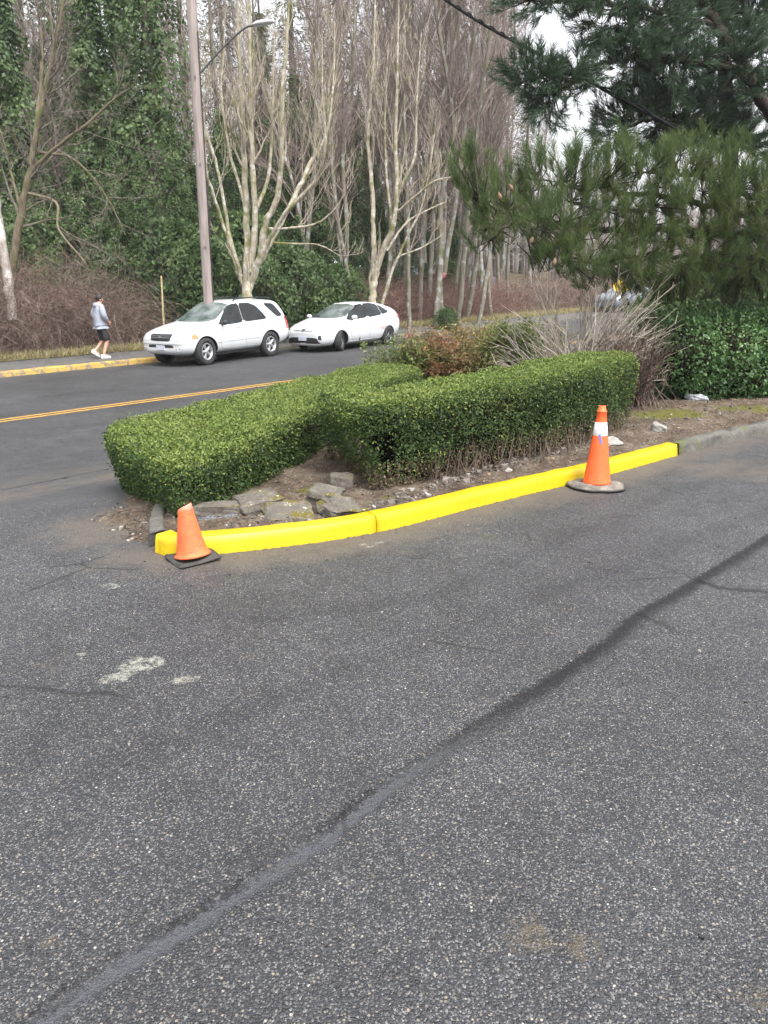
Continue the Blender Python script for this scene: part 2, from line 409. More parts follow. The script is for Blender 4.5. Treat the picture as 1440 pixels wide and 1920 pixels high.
tag(strip('road', -45, 70, np.linspace(V0, V1, 40), .3, .004, M_ROAD, {'dust': rd_dust, 'crack': rd_crack}, RZ), kind='structure')
t = NT('yellow_line_paint'); c = t.ramp(t.noise(9, 5, .7), [(.35, (.3, .17, .03)), (.6, (.45, .25, .035))])
wear = t.mapr(t.math('ADD', t.noise(28, 5, .75), 0), .36, .46)
t.p(col=t.mix(wear, (.07, .06, .045), c), rough=.7); M_YLINE = t.m
for v_ in (-.11, .11):
    tag(strip('road_marking', -45, 70, np.array([v_ - .055, v_ + .055]), .5, .009, M_YLINE, None, RZ), 'yellow line of the double centre line', kind='structure')
M_PATH = plain('path_asphalt', (.075, .072, .069), .85, .2, 3, bump=.5, bscale=60)
tag(strip('sidewalk', -45, 70, np.array([V1 + .16, V1 + .8, V1 + 1.4, V1 + 2.0]), .5, .004, M_PATH), kind='structure')

t = NT('soil'); n = t.noise(2.2, 6, .65); n2 = t.noise(22, 5, .7)
c = t.ramp(n, [(.3, (.06, .045, .033)), (.5, (.1, .078, .058)), (.7, (.15, .12, .09))])
c = t.mix(1.0, c, t.ramp(n2, [(.3, .55), (.7, 1.35)]), 'MULTIPLY')
c = t.mix(t.mapr(t.noise(.9, 5, .65), .5, .62), c, (.07, .075, .03))
t.p(col=c, rough=.95, spec=.2, normal=t.bump(n2, .9, .04)); M_SOIL = t.m
gx = nonuni(-260, 260, -30, 40, 1.0, 10); gy = nonuni(-60, 420, -6, 70, 1.0, 10)
def ground_z(X, Y):
    u, v = uv_of(X, Y)
    zz = zg(X, Y) - .07
    # keep the soil sheet below the paved strips between its coarse vertices
    return np.where((v > V0 - 2) & (v < V1 + 3.0), np.minimum(zz, road_z(u) - .10), zz - .05 * (v < V0))
tag(sheet('ground', gx, gy, ground_z, M_SOIL), kind='structure')
# ------------------------------------------------------------------ kerbs
def kerb_mesh(name, path, mat, parent=None, wdt=.155, hgt=.13, side=1, zadd=0.0, cut_end=None, chips=0.0, seed=0):
    P = np.asarray(path)[:, :2]; T = unit(np.gradient(P, axis=0)); Nn = np.stack([-T[:, 1], T[:, 0]], 1) * side
    prof = [(0.0, -.08), (0.014, hgt * .6), (0.022, hgt * .93), (.036, hgt), (wdt - .02, hgt + .006), (wdt, hgt - .008), (wdt, -.08)]
    V = []
    for i, (p, n) in enumerate(zip(P, Nn)):
        z0 = float(zg(p[0], p[1])) + zadd
        k = 1.0
        if cut_end is not None and i > len(P) - 4: k = cut_end[i - (len(P) - 3)] if i >= len(P) - 3 else 1.0
        for j, (o, h) in enumerate(prof):
            hh = h if h < 0 else h * k
            jit = chips * mnoise.noise((p[0] * 4 + seed, p[1] * 4, j * .7))
            q = p + n * (o + jit)
            V.append((q[0], q[1], z0 + hh + (jit if h > 0 else 0)))
    m = len(prof); n = len(P); mb = MB()
    i = np.arange(n - 1)[:, None] * m; j = np.arange(m - 1)[None]
    q = np.stack([i + j, i + j + 1, i + m + j + 1, i + m + j], -1).reshape(-1, 4)
    caps = []
    for e in (0, (n - 1) * m): caps += [[e, e + 1, e + 5, e + 6], [e + 1, e + 2, e + 4, e + 5], [e + 2, e + 3, e + 3, e + 4]]
    caps = caps[:2] + caps[3:5]
    mb.add(V, np.vstack([q, caps])); o = mb.build(name, mat, parent); return o
def dense(path, step=.06):
    P = np.asarray(path)[:, :2]; s = np.concatenate([[0], np.cumsum(np.linalg.norm(np.diff(P, axis=0), axis=1))])
    t = np.arange(0, s[-1], step); return np.stack([np.interp(t, s, P[:, 0]), np.interp(t, s, P[:, 1])], 1), s
KD, _ = dense(KERB, .06)
def near_idx(px, py):
    p = at(px, py)[:2]; return int(np.argmin(np.hypot(KD[:, 0] - p[0], KD[:, 1] - p[1])))
i_joint = near_idx(712, 1001); i_end = near_idx(1272, 854)
t = NT('fresh_yellow_paint')
n = t.noise(24, 5, .7); geo = t.n('ShaderNodeSeparateXYZ', {0: t.pos()})
edge = t.mapr(t.math('ADD', geo.outputs[2], t.math('MULTIPLY', t.math('SUBTRACT', t.noise(18, 5, .75), .5), .03)), .0, .006)
c = t.mix(edge, (.07, .062, .05), t.ramp(n, [(.3, (.42, .3, .004)), (.7, (.48, .36, .006))]))
c = t.mix(t.math('MULTIPLY', t.mapr(t.noise(13, 6, .8), .6, .72), .35), c, (.45, .36, .05))
t.p(col=c, rough=.42, spec=.4, normal=t.bump(t.noise(45, 4, .6), .35, .008)); M_KYEL = t.m
t = NT('kerb_concrete'); n = t.noise(5, 6, .7); n2 = t.noise(40, 5, .7)
c = t.ramp(n, [(.3, (.075, .069, .06)), (.55, (.115, .108, .096)), (.75, (.17, .16, .145))])
c = t.mix(1.0, c, t.ramp(n2, [(.3, .7), (.7, 1.2)]), 'MULTIPLY')
c = t.mix(t.mapr(t.noise(1.7, 5, .7), .56, .66), c, (.09, .095, .04))
t.p(col=c, rough=.9, spec=.25, normal=t.bump(n2, .7, .02)); M_CONC = t.m
ky = empty('painted_kerb', (0, 0, 0)); tag(ky, 'freshly painted bright yellow kerb curving round the hedge island', 'kerb')
front = KD[:i_joint + 1].copy()
Tn = unit(np.gradient(front, axis=0)); 
for i in range(4): front[i] += np.array([-Tn[i][1], Tn[i][0]]) * (.05 * ((4 - i) / 4) ** 2)
kerb_mesh('kerb_section', front, M_KYEL, ky, chips=.006, seed=1)
kerb_mesh('kerb_section', KD[i_joint:i_end] + (KD[i_joint + 1] - KD[i_joint]) * .12, M_KYEL, ky, chips=.006, seed=5)
tag(kerb_mesh('concrete_kerb', KD[i_end:], M_CONC, None, hgt=.13, chips=.025, seed=9), 'weathered bare concrete kerb running on from the yellow kerb to the right', 'kerb')
stub = dense([at(284, 1028)[:2] + [0.0, .02], at(287, 1000)[:2], at(286, 955)[:2]], .06)[0]
stub = np.array([[-1.6, 5.02], [-1.72, 5.35], [-1.8, 5.7], [-1.86, 6.0]]); stub = dense(catmull(stub, 6), .06)[0]
tag(kerb_mesh('kerb_return', stub[2:], M_CONC, None, wdt=.13, side=-1, hgt=.11, chips=.02, seed=3), 'short grey concrete kerb stub running back beside the leaning cone', 'kerb')
# far side of the road: old yellow no-stopping kerb up to the white SUV, plain beyond
t = NT('worn_yellow_kerb_paint'); f = t.mapr(t.noise(5, 6, .75), .43, .5)
c = t.mix(f, (.16, .13, .09), t.ramp(t.noise(2, 4), [(.3, (.29, .185, .04)), (.7, (.38, .255, .06))]))
t.p(col=c, rough=.8, normal=t.bump(t.noise(40), .4, .02)); M_KOLD = t.m
def far_kerb(u0, u1): return np.array([xy_of(u, V1) for u in np.arange(u0, u1, .25)])
def kerb_far(name, u0, u1, mat, seed):
    P = far_kerb(u0, u1); T = unit(np.gradient(P, axis=0)); V = []
    prof = [(0, -.08), (.015, .1), (.03, .14), (.06, .155), (.165, .158), (.165, -.08)]
    for p in P:
        u, v = uv_of(p[0], p[1])
        for j, (o, h) in enumerate(prof):
            q = p + W * (o + .02 * mnoise.noise((p[0] * 1.5 + seed, p[1] * 1.5, j)))
            V.append((q[0], q[1], float(road_z(u)) + h + .012 * mnoise.noise((p[0] * 2, p[1] * 2, seed))))
    m = len(prof); n = len(P); i = np.arange(n - 1)[:, None] * m; j = np.arange(m - 1)[None]
    mb = MB(); mb.add(V, np.stack([i + j, i + j + 1, i + m + j + 1, i + m + j], -1).reshape(-1, 4)); return mb.build(name, mat)
tag(kerb_far('no_parking_kerb', -30, 4.35, M_KOLD, 2), 'worn dull yellow kerb along the sidewalk left of the white SUV', 'kerb')
tag(kerb_far('roadside_kerb', 4.36, 60, M_CONC, 4), 'plain grey kerb behind the two parked white cars', 'kerb')
# near side of the road, behind the hedges
tag(kerb_mesh('island_kerb', np.array([xy_of(u, V0 - .02) for u in np.arange(-1.5, 30, .15)]), M_CONC, None, side=-1, chips=.01), 'grey kerb between the hedge island and the road', 'kerb')

# ------------------------------------------------------------------ planting bed
NOSE = [at(*p)[:2] for p in [(276, 1040), (225, 1036), (165, 1012), (135, 985), (165, 945), (190, 900)]]
ROADSIDE = [np.array(xy_of(u, V0 - .12)) for u in (-3.0, -1.0, 3, 8, 16, 30)]
FREE = NOSE + ROADSIDE
KIN = [KD[i] + np.array([-unit(KD[i + 1] - KD[i])[1], unit(KD[i + 1] - KD[i])[0]]) * .1 for i in range(0, len(KD) - 1, 3)]
BEDPOLY = FREE + [np.array([22., 33.]), np.array([24., 20.])] + KIN[::-1]
def bed_h(X, Y):
    d, _ = seg_dist(X, Y, FREE)
    u, v = uv_of(X, Y)
    f = sstep(0, .75, d) * sstep(-.05, .15, d + 0)
    right = sstep(1.5, 5.0, X) * .1
    return f, right
def bed_z(X, Y):
    f, rt = bed_h(X, Y)
    nz = np.array([mnoise.noise((x * 2.3, y * 2.3, 0)) * .035 + mnoise.noise((x * 8, y * 8, 3)) * .022 + mnoise.noise((x * 22, y * 22, 7)) * .012 for x, y in zip(X.ravel(), Y.ravel())]).reshape(X.shape)
    dk, _ = seg_dist(X, Y, KERB)
    return zg(X, Y) - .03 + f * .12 + rt * sstep(.1, .8, dk) + nz * sstep(0, .3, f) * sstep(.12, .35, dk) + nz * .25
def a_gravel(X, Y): return ell(X, Y, 410, 992, .2, .16)
def a_moss(X, Y): return np.maximum.reduce([ell(X, Y, 600, 940, .3, .2), .9 * ell(X, Y, 730, 950, .15, .08), ell(X, Y, 1250, 800, .9, .6), .8 * ell(X, Y, 1400, 790, .8, .5), .6 * ell(X, Y, 480, 945, .3, .1)])
t = NT('bed_soil'); n2 = t.noise(26, 6, .72); n1 = t.noise(3.5, 5, .65)
c = t.ramp(n1, [(.3, (.055, .04, .03)), (.5, (.105, .08, .06)), (.7, (.17, .14, .11))])
c = t.mix(1.0, c, t.ramp(n2, [(.32, .45), (.55, 1.0), (.72, 1.7)]), 'MULTIPLY')
vp = t.vor(38); pb = t.math('MULTIPLY', t.mapr(vp.outputs['Distance'], .2, .4, 1, 0), t.mapr(t.n('ShaderNodeSeparateColor', {0: vp.outputs['Color']}).outputs[0], .7, .76))
c = t.mix(pb, c, (.26, .23, .2))
gr = t.mapr(t.math('ADD', t.attr('gravel'), t.math('SUBTRACT', t.noise(12), .5)), .4, .6)
vg = t.vor(95); gc = t.ramp(t.n('ShaderNodeSeparateColor', {0: vg.outputs['Color']}).outputs[0], [(0, (.05, .055, .065)), (.6, (.14, .145, .16)), (1, (.32, .32, .33))])
c = t.mix(gr, c, gc)
ms = t.mapr(t.math('ADD', t.attr('moss'), t.math('MULTIPLY', t.math('SUBTRACT', t.noise(9, 5, .7), .5), 1.6)), .45, .75)
c = t.mix(t.math('MULTIPLY', ms, .85), c, t.ramp(t.noise(60), [(.3, (.05, .055, .012)), (.7, (.15, .14, .03))]))
t.p(col=c, rough=.95, spec=.15, normal=t.bump(t.math('ADD', n2, t.math('MULTIPLY', pb, .6)), 1.0, .03)); M_BED = t.m
bxs = nonuni(-4.2, 24, -3.2, 6.0, .05, .35); bys = nonuni(4.4, 34, 4.7, 12.0, .05, .4)
tag(sheet('planting_bed', bxs, bys, bed_z, M_BED, {'gravel': a_gravel, 'moss': a_moss}, lambda X, Y: in_poly(X, Y, BEDPOLY)), kind='structure')
def bz(x, y): return float(bed_z(np.array([[x]]), np.array([[y]]))[0, 0])

# broken concrete and stones
def rock(name, loc, size, mat, rz=0, rx=0, ry=0, seed=0, rough=.12, block=True):
    bm = bmesh.new(); bmesh.ops.create_cube(bm, size=1)
    if block: bmesh.ops.bevel(bm, geom=bm.edges[:], offset=.06, segments=1, affect='EDGES')
    bmesh.ops.subdivide_edges(bm, edges=bm.edges[:], cuts=3, use_grid_fill=True)
    for v in bm.verts:
        if not block:
            v.co = v.co.normalized() * (.35 + .2 * v.co.length)
        n = mnoise.noise_vector(v.co * 2.2 + Vector((seed * 3.1, seed, 0))) * rough + mnoise.noise_vector(v.co * 6 + Vector((seed, 0, 2))) * rough * .35
        v.co += n; v.co = Vector((v.co.x * size[0], v.co.y * size[1], v.co.z * size[2]))
    o = bm_obj(name, bm, mat, None, smooth=False); o.location = loc; o.rotation_euler = (rx, ry, rz); return o
t = NT('old_block_concrete'); n = t.noise(9, 6, .7); n2 = t.noise(55, 5, .7)
c = t.ramp(n, [(.3, (.075, .067, .056)), (.55, (.125, .112, .095)), (.75, (.19, .172, .15))])
c = t.mix(1.0, c, t.ramp(n2, [(.3, .7), (.7, 1.25)]), 'MULTIPLY')
up = t.n('ShaderNodeSeparateXYZ', {0: t.n('ShaderNodeNewGeometry').outputs['Normal']}).outputs[2]
c = t.mix(t.math('MULTIPLY', t.mapr(t.noise(6, 4, .7), .52, .6), t.mapr(up, .3, .8)), c, (.1, .085, .02))
c = t.mix(t.math('MULTIPLY', t.mapr(t.noise(14, 4, .7), .62, .68), t.mapr(up, .3, .8)), c, (.42, .4, .36))
t.p(col=c, rough=.92, spec=.2, normal=t.bump(n2, .8, .015)); M_BLK = t.m
def put_rock(name, px, py, size, rz, rx, ry, seed, label, cat, block=True, rough=.12, dz=0.0, mat=None):
    p = at(px, py, .1); z = bz(p[0], p[1])
    tag(rock(name, (p[0], p[1], z + size[2] * .2 + dz), size, mat or M_BLK, rz, rx, ry, seed, rough, block), label, cat)
put_rock('concrete_block', 418, 962, (.42, .14, .13), .28, 0, .02, 1, 'long low grey concrete block at the foot of the left hedge', 'block')
put_rock('concrete_block', 486, 955, (.33, .27, .2), .5, .08, -.1, 2, 'square concrete block with mossy top, tilted beside the long one', 'block')
put_rock('concrete_slab', 540, 965, (.36, .34, .08), .3, .25, .1, 3, 'flat tilted slab of concrete with white lichen spots', 'slab')
put_rock('concrete_block', 612, 938, (.24, .2, .15), -.2, .12, .16, 4, 'upright broken block in the gap between the two hedges', 'block')
put_rock('broken_stone', 640, 962, (.3, .2, .15), .4, .3, .2, 5, 'rounded broken stone half buried right behind the kerb', 'stone', rough=.3)
put_rock('concrete_block', 640, 908, (.2, .14, .16), .1, .1, .05, 6, 'small concrete block at the foot of the right hedge', 'block')
M_PALE = plain('pale_stone', (.21, .2, .185), .9, .25, 12, bump=.5)
put_rock('flat_stone', 1143, 835, (.22, .17, .05), .4, .3, -.1, 7, 'flat pale grey slab behind the standing cone', 'stone', mat=M_PALE)
put_rock('pale_stone', 1234, 812, (.17, .1, .1), -.3, .1, .3, 8, 'small pale stone on the moss above the end of the yellow kerb', 'stone', mat=M_PALE, rough=.2)
M_PLAS = plain('white_plastic', (.24, .25, .27), .4, .12, 9)
put_rock('plastic_sheet', 1302, 762, (.36, .24, .13), .1, -.2, .15, 11, 'crumpled white plastic lying under the dark laurel hedge', 'plastic', mat=M_PLAS, rough=.28, block=False)
# rubble along the foot of the right hedge and spilled at the driveway corner: uncountable
mb = MB()
def pebbles(mb, P, s):
    n = len(P); base = np.array([[-1, -1, -1], [1, -1, -1], [1, 1, -1], [-1, 1, -1], [-1, -1, 1], [1, -1, 1], [1, 1, 1], [-1, 1, 1]]) * .5
    q = np.array([[0, 3, 2, 1], [4, 5, 6, 7], [0, 1, 5, 4], [1, 2, 6, 5], [2, 3, 7, 6], [3, 0, 4, 7]])
    V = base[None] * (1 + rng.normal(0, .34, (n, 8, 3))); V *= (s[:, None] * rng.uniform(.6, 1.2, (n, 3)))[:, None]
    a = rng.uniform(0, 6.28, n); ca, sa = np.cos(a), np.sin(a)
    x = V[..., 0] * ca[:, None] - V[..., 1] * sa[:, None]; y = V[..., 0] * sa[:, None] + V[..., 1] * ca[:, None]
    V = np.stack([x, y, V[..., 2]], -1) + P[:, None]
    mb.add(V.reshape(-1, 3), (q[None] + np.arange(n)[:, None, None] * 8).reshape(-1, 4))
def scatter_line(pts, n, spread, smin, smax):
    D_, _ = dense(pts, .02); i = rng.integers(0, len(D_), n); P = D_[i] + rng.normal(0, spread, (n, 2))
    z = bed_z(P[None, :, 0], P[None, :, 1])[0]; s = smin + (smax - smin) * rng.random(n) ** 3
    k = (seg_dist(P[:, 0], P[:, 1], KERB)[0] > .24) & in_poly(P[:, 0], P[:, 1], BEDPOLY); P, z, s = P[k], z[k], s[k]
    return np.column_stack([P, z - s * .05]), s
for pts, n, sp, a, b in [([at(*p, .1)[:2] for p in [(700, 955), (760, 930), (850, 895), (960, 865), (1080, 835)]], 520, .08, .01, .06),
                         ([at(*p, .08)[:2] for p in [(180, 1005), (215, 985), (250, 970)]], 420, .16, .006, .03),
                         ([at(*p, .1)[:2] for p in [(420, 985), (540, 985), (640, 972)]], 260, .07, .006, .025),
                         ([at(*p, .1)[:2] for p in [(1160, 800), (1250, 790), (1420, 780)]], 160, .25, .01, .05)]:
    P, s = scatter_line(pts, n, sp, a, b); pebbles(mb, P, s)
t = NT('rubble'); f = t.island(); c = t.ramp(f, [(0, (.05, .04, .032)), (.5, (.09, .075, .062)), (.85, (.16, .14, .12)), (1, (.3, .28, .26))])
t.p(col=c, rough=.9, normal=t.bump(t.noise(60), .5, .01))
tag(mb.build('gravel', t.m, None, smooth=False), kind='stuff')
# loose grit on the asphalt in front
mb = MB(); n = 900
P = np.column_stack([rng.uniform(-2.2, 3.5, n), rng.uniform(1.2, 6.5, n)]); keep = (np.abs(P[:, 0]) < P[:, 1] * .62 + .3) & ~in_poly(P[:, 0], P[:, 1], BEDPOLY + [])
P = P[keep]; s = .003 + .009 * rng.random(len(P)) ** 3
pebbles(mb, np.column_stack([P, lot_z(P[:, 0], P[:, 1]) + s * .2]), s)
D_, s_ = dense(SEAM, .01); m = 900; px_k = rng.integers(0, len(D_), m); Tn_ = unit(np.gradient(D_, axis=0)); nrm = np.stack([Tn_[:, 1], -Tn_[:, 0]], 1)
Q_ = D_[px_k] + nrm[px_k] * np.abs(rng.normal(.015, .03, m))[:, None]; kq = (Q_[:, 0] < 1.0) & (Q_[:, 1] > 1.0); Q_ = Q_[kq]; sq = .003 + .008 * rng.random(len(Q_)) ** 3
pebbles(mb, np.column_stack([Q_, lot_z(Q_[:, 0], Q_[:, 1]) - sq * .12]), sq)
t = NT('grit'); c = t.ramp(t.island(), [(0, (.022, .022, .022)), (.6, (.05, .047, .042)), (.9, (.12, .098, .07)), (1, (.26, .245, .22))]); t.p(col=c, rough=.85)
tag(mb.build('grit', t.m, None, smooth=False), kind='stuff')
# fallen leaves and dry litter on the bed
mb = MB(); n = 6500
P = np.column_stack([rng.uniform(-3.4, 6, n), rng.uniform(4.9, 12, n)]); P = P[in_poly(P[:, 0], P[:, 1], BEDPOLY)]
z = bed_z(P[None, :, 0], P[None, :, 1])[0] + .012; n = len(P)
D = rnd_dirs(n); D[:, 2] *= .3; N_ = np.column_stack([rng.normal(0, .4, (n, 2)), np.ones(n)])
mb.leaves(np.column_stack([P, z]), D, N_, rng.uniform(.02, .05, n), rng.uniform(.01, .025, n))
tag(mb.build('litter', leafmat('leaf_litter', [(0, (.05, .03, .018)), (.6, (.13, .08, .045)), (1, (.28, .2, .12))], .8, .1)), kind='stuff')

# ------------------------------------------------------------------ clipped hedges
def clipped_hedge(name, poly, zb, inset, dens, ll, lw, mats, label, hole=None, rnd=.1, bump_=.035, thin=None, rough_n=3.2, brown=0.0):
    poly = np.array([(p[0], p[1], p[2]) for p in poly]); n = len(poly)
    A = np.column_stack([np.ones(n), poly[:, :2]]); co = np.linalg.lstsq(A, poly[:, 2], rcond=None)[0]
    ztop = lambda x, y: co[0] + co[1] * x + co[2] * y
    per = np.vstack([catmull(np.vstack([poly[-1:, :2], poly[:, :2], poly[:2, :2]]), 8)])[8:-8]
    ar = .5 * np.sum(per[:, 0] * np.roll(per[:, 1], -1) - per[:, 1] * np.roll(per[:, 0], -1))
    if ar < 0: per = per[::-1]
    area = abs(ar)
    mn, mx = per.min(0), per.max(0)
    loop = [tuple(p) for p in np.vstack([per, per[:1]])]
    # top
    N1 = int(area * dens * 1.25); P = rng.uniform(mn, mx, (int(N1 * np.prod(mx - mn) / area), 2)); P = P[in_poly(P[:, 0], P[:, 1], per)]
    d, _ = seg_dist(P[:, 0], P[:, 1], loop)
    z = ztop(P[:, 0], P[:, 1]) - np.where(d < rnd, rnd - np.sqrt(np.maximum(rnd ** 2 - (rnd - d) ** 2, 0)), 0)
    Ptop = np.column_stack([P, z]); Ntop = np.tile([0, 0, 1.], (len(P), 1))
    # sides
    E = np.roll(per, -1, 0) - per; L = np.linalg.norm(E, axis=1); tot = L.sum(); h0 = (poly[:, 2].mean() - zb)
    N2 = int(tot * h0 * dens * 1.25); i = rng.choice(len(L), N2, p=L / tot); tt = rng.random(N2)[:, None]
    base = per[i] + E[i] * tt; nn = unit(np.column_stack([E[i][:, 1], -E[i][:, 0]]))
    h = rng.random(N2); zt = ztop(base[:, 0], base[:, 1]); zbase = np.array([zb] * N2)
    off = -inset * (1 + 2.6 * np.maximum(0, -nn[:, 0] - .3)) * (1 - h) ** 1.5
    zz = zbase + (zt - zbase - .02) * h
    dtop = zt - zz; off -= np.where(dtop < rnd, rnd - np.sqrt(np.maximum(rnd ** 2 - (rnd - dtop) ** 2, 0)), 0)
    Ps = np.column_stack([base + nn * off[:, None], zz]); Ns = np.column_stack([nn, np.full(N2, .15)])
    P = np.vstack([Ptop, Ps]); N_ = unit(np.vstack([Ntop, Ns])); hh = np.concatenate([np.ones(len(Ptop)), h])
    b = fbm(P, rough_n, 3)
    P = P + N_ * (b * bump_)[:, None]
    deep = rng.random(len(P)) ** 2.2 * .11; shoot = rng.random(len(P)) < .012; deep = np.where(shoot, -rng.random(len(P)) * .06, deep)
    P = P - N_ * deep[:, None]
    keep = np.ones(len(P), bool)
    gapn = fbm(P + 11, 9, 2); keep &= ~((gapn < -.62) & (deep < .05))
    if hole is not None:
        for c, r in hole: keep &= ((((P - c) / r) ** 2).sum(1) > 1 + 1.1 * b) | (rng.random(len(P)) < .2)
    if thin is not None: keep &= rng.random(len(P)) < thin(P, hh)
    P, N_, hh = P[keep], N_[keep], hh[keep]; m = len(P)
    D = unit(N_ * .45 + rnd_dirs(m) * .9); FN = unit(N_ + rnd_dirs(m) * .75)
    s = rng.uniform(.75, 1.3, m)
    root = empty(name, (per[:, 0].mean(), per[:, 1].mean(), zb)); tag(root, label, 'hedge', 'clipped box hedges on the island')
    off0 = np.array(root.location)
    mb = MB(); young_lit = (N_[:, 2] > .6)
    # fresh growth on the top, its colour also lightened as if sky-lit, older leaves on the flanks
    yy = young_lit & (rng.random(m) < .8) | (rng.random(m) < .08)
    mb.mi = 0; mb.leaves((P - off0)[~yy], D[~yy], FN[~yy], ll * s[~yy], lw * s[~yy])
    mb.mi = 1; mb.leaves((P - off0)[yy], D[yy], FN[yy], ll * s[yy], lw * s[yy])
    dead = ~yy & (hh < .34) & (N_[:, 2] < .5) & (rng.random(m) < brown * (1.3 - hh * 3))
    if brown:
        mb = MB(); keepl = ~dead; mb.mi = 0; mb.leaves((P - off0)[~yy & keepl], D[~yy & keepl], FN[~yy & keepl], ll * s[~yy & keepl], lw * s[~yy & keepl]); mb.mi = 1; mb.leaves((P - off0)[yy], D[yy], FN[yy], ll * s[yy], lw * s[yy]); mb.mi = 2; mb.leaves((P - off0)[dead], D[dead], FN[dead], ll * s[dead], lw * s[dead])
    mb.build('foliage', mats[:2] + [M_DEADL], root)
    # inner mass of twigs
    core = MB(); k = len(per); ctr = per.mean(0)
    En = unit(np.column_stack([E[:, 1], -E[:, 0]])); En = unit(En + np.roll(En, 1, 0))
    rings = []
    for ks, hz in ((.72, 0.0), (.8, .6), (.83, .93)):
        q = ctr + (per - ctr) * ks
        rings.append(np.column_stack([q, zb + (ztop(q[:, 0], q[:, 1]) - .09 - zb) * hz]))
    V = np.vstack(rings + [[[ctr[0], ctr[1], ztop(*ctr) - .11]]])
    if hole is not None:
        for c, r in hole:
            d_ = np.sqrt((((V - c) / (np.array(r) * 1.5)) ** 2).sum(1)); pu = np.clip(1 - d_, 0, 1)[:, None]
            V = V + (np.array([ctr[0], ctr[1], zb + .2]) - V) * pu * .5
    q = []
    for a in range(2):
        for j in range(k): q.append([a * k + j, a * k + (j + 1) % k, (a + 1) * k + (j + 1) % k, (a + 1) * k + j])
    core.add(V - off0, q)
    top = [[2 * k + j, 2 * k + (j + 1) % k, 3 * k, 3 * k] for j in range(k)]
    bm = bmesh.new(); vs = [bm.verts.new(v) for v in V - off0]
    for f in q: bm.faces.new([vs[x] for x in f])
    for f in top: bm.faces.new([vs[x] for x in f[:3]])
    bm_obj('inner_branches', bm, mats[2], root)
    return root, per
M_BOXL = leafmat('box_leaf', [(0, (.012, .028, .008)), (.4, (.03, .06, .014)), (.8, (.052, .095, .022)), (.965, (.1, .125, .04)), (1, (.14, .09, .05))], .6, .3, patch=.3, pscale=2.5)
M_BOXY = leafmat('box_young_lit_leaf', [(0, (.09, .14, .03)), (.4, (.155, .21, .046)), (.8, (.205, .255, .064)), (1, (.25, .28, .085))], .6, .4, patch=.35, pscale=1.8)  # fresh growth, with sky light on the hedge tops painted into the colour
M_DEADL = leafmat('dead_box_leaf', [(0, (.04, .026, .017)), (.6, (.1, .068, .044)), (1, (.19, .14, .09))], .8, .1)
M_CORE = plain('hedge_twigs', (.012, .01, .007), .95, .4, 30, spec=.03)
LH = [(193, 808, .5), (284, 864, .5), (336, 876, .5), (392, 858, .51), (455, 834, .52), (530, 798, .54), (618, 757, .58), (710, 716, .65), (792, 690, .7), (707, 679, .7), (565, 710, .62), (352, 757, .55), (234, 785, .51)]
LHW = [at(x, y, z) for x, y, z in LH]
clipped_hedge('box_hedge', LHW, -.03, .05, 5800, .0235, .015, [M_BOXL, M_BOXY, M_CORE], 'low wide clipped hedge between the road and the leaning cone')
# right hedge: laid out on the ground, tops rising to the right
RH = []
for (x, y, zb_, zt_) in [(600, 885, .08, .82), (680, 928, .06, .82), (800, 907, .1, .86), (900, 880, .1, .88), (1000, 858, .12, .92), (1090, 832, .13, .955), (1165, 806, .14, .98)]:
    p = at(x, y, zb_); RH.append((p[0], p[1], zt_))
front_ = np.array(RH)
back = [np.array([front_[6][0] + .28, front_[6][1] + .55, .98])] + [np.array([front_[i][0] - .42, front_[i][1] + 1.0, front_[i][2] + .01]) for i in (6, 4, 2)] + [np.array([front_[0][0] + .05, front_[0][1] + .6, .85])]
RHW = [np.array(p) for p in RH] + back
hc = np.array([-.02, 6.42, .47])
def thin_r(P, h):
    front = 1 - .3 * sstep(.26, .03, h) * (P[:, 0] > .12)
    return front
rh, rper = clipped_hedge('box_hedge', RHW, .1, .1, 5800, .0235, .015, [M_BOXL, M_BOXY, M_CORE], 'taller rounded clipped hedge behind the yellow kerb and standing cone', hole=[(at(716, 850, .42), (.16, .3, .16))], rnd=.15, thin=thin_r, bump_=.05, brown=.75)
# bare woody stems showing at its foot
mb = MB(); m = 260; D_, _ = dense([p[:2] for p in RH[2:]], .02); i = rng.integers(0, len(D_), m)
P0 = np.column_stack([D_[i] + rng.normal(0, .07, (m, 2)) + [.0, .1], np.full(m, .06)])
P1 = P0 + np.column_stack([rng.normal(0, .09, m), rng.normal(-.02, .07, m), rng.uniform(.12, .38, m)])
mb.sticks(P0 - np.array(rh.location), P1 - np.array(rh.location), rng.uniform(.003, .008, m), .002)
mb.build('stems', leafmat('box_stem', [(0, (.05, .035, .025)), (1, (.16, .12, .09))], .9, 0), rh)

# ------------------------------------------------------------------ traffic cones
t = NT('cone_orange'); n = t.noise(9, 5, .7); sc = t.noise(70, 3, .6, t.n('ShaderNodeMapping', {0: t.pos(), 3: (.35, .35, 2.5)}).outputs[0])
c = t.ramp(n, [(.25, (.72, .085, .022)), (.6, (.85, .13, .035)), (.8, (.82, .2, .09))])
c = t.mix(t.math('MULTIPLY', t.mapr(sc, .6, .68), t.mapr(t.noise(7), .45, .6)), c, (.12, .05, .035))
t.p(col=c, rough=.5, spec=.4); M_CONE = t.m
t = NT('cone_orange_faded'); n = t.noise(9, 5, .7); sc = t.noise(60, 3, .6, t.n('ShaderNodeMapping', {0: t.pos(), 3: (.3, .3, 2.5)}).outputs[0])
geo = t.n('ShaderNodeSeparateXYZ', {0: t.pos()}).outputs[2]
c = t.ramp(n, [(.25, (.62, .085, .028)), (.6, (.72, .14, .05)), (.8, (.72, .22, .11))])
c = t.mix(t.mapr(t.math('ADD', geo, t.math('MULTIPLY', n, .05)), .375, .345, 1, 0), c, (.5, .2, .15))
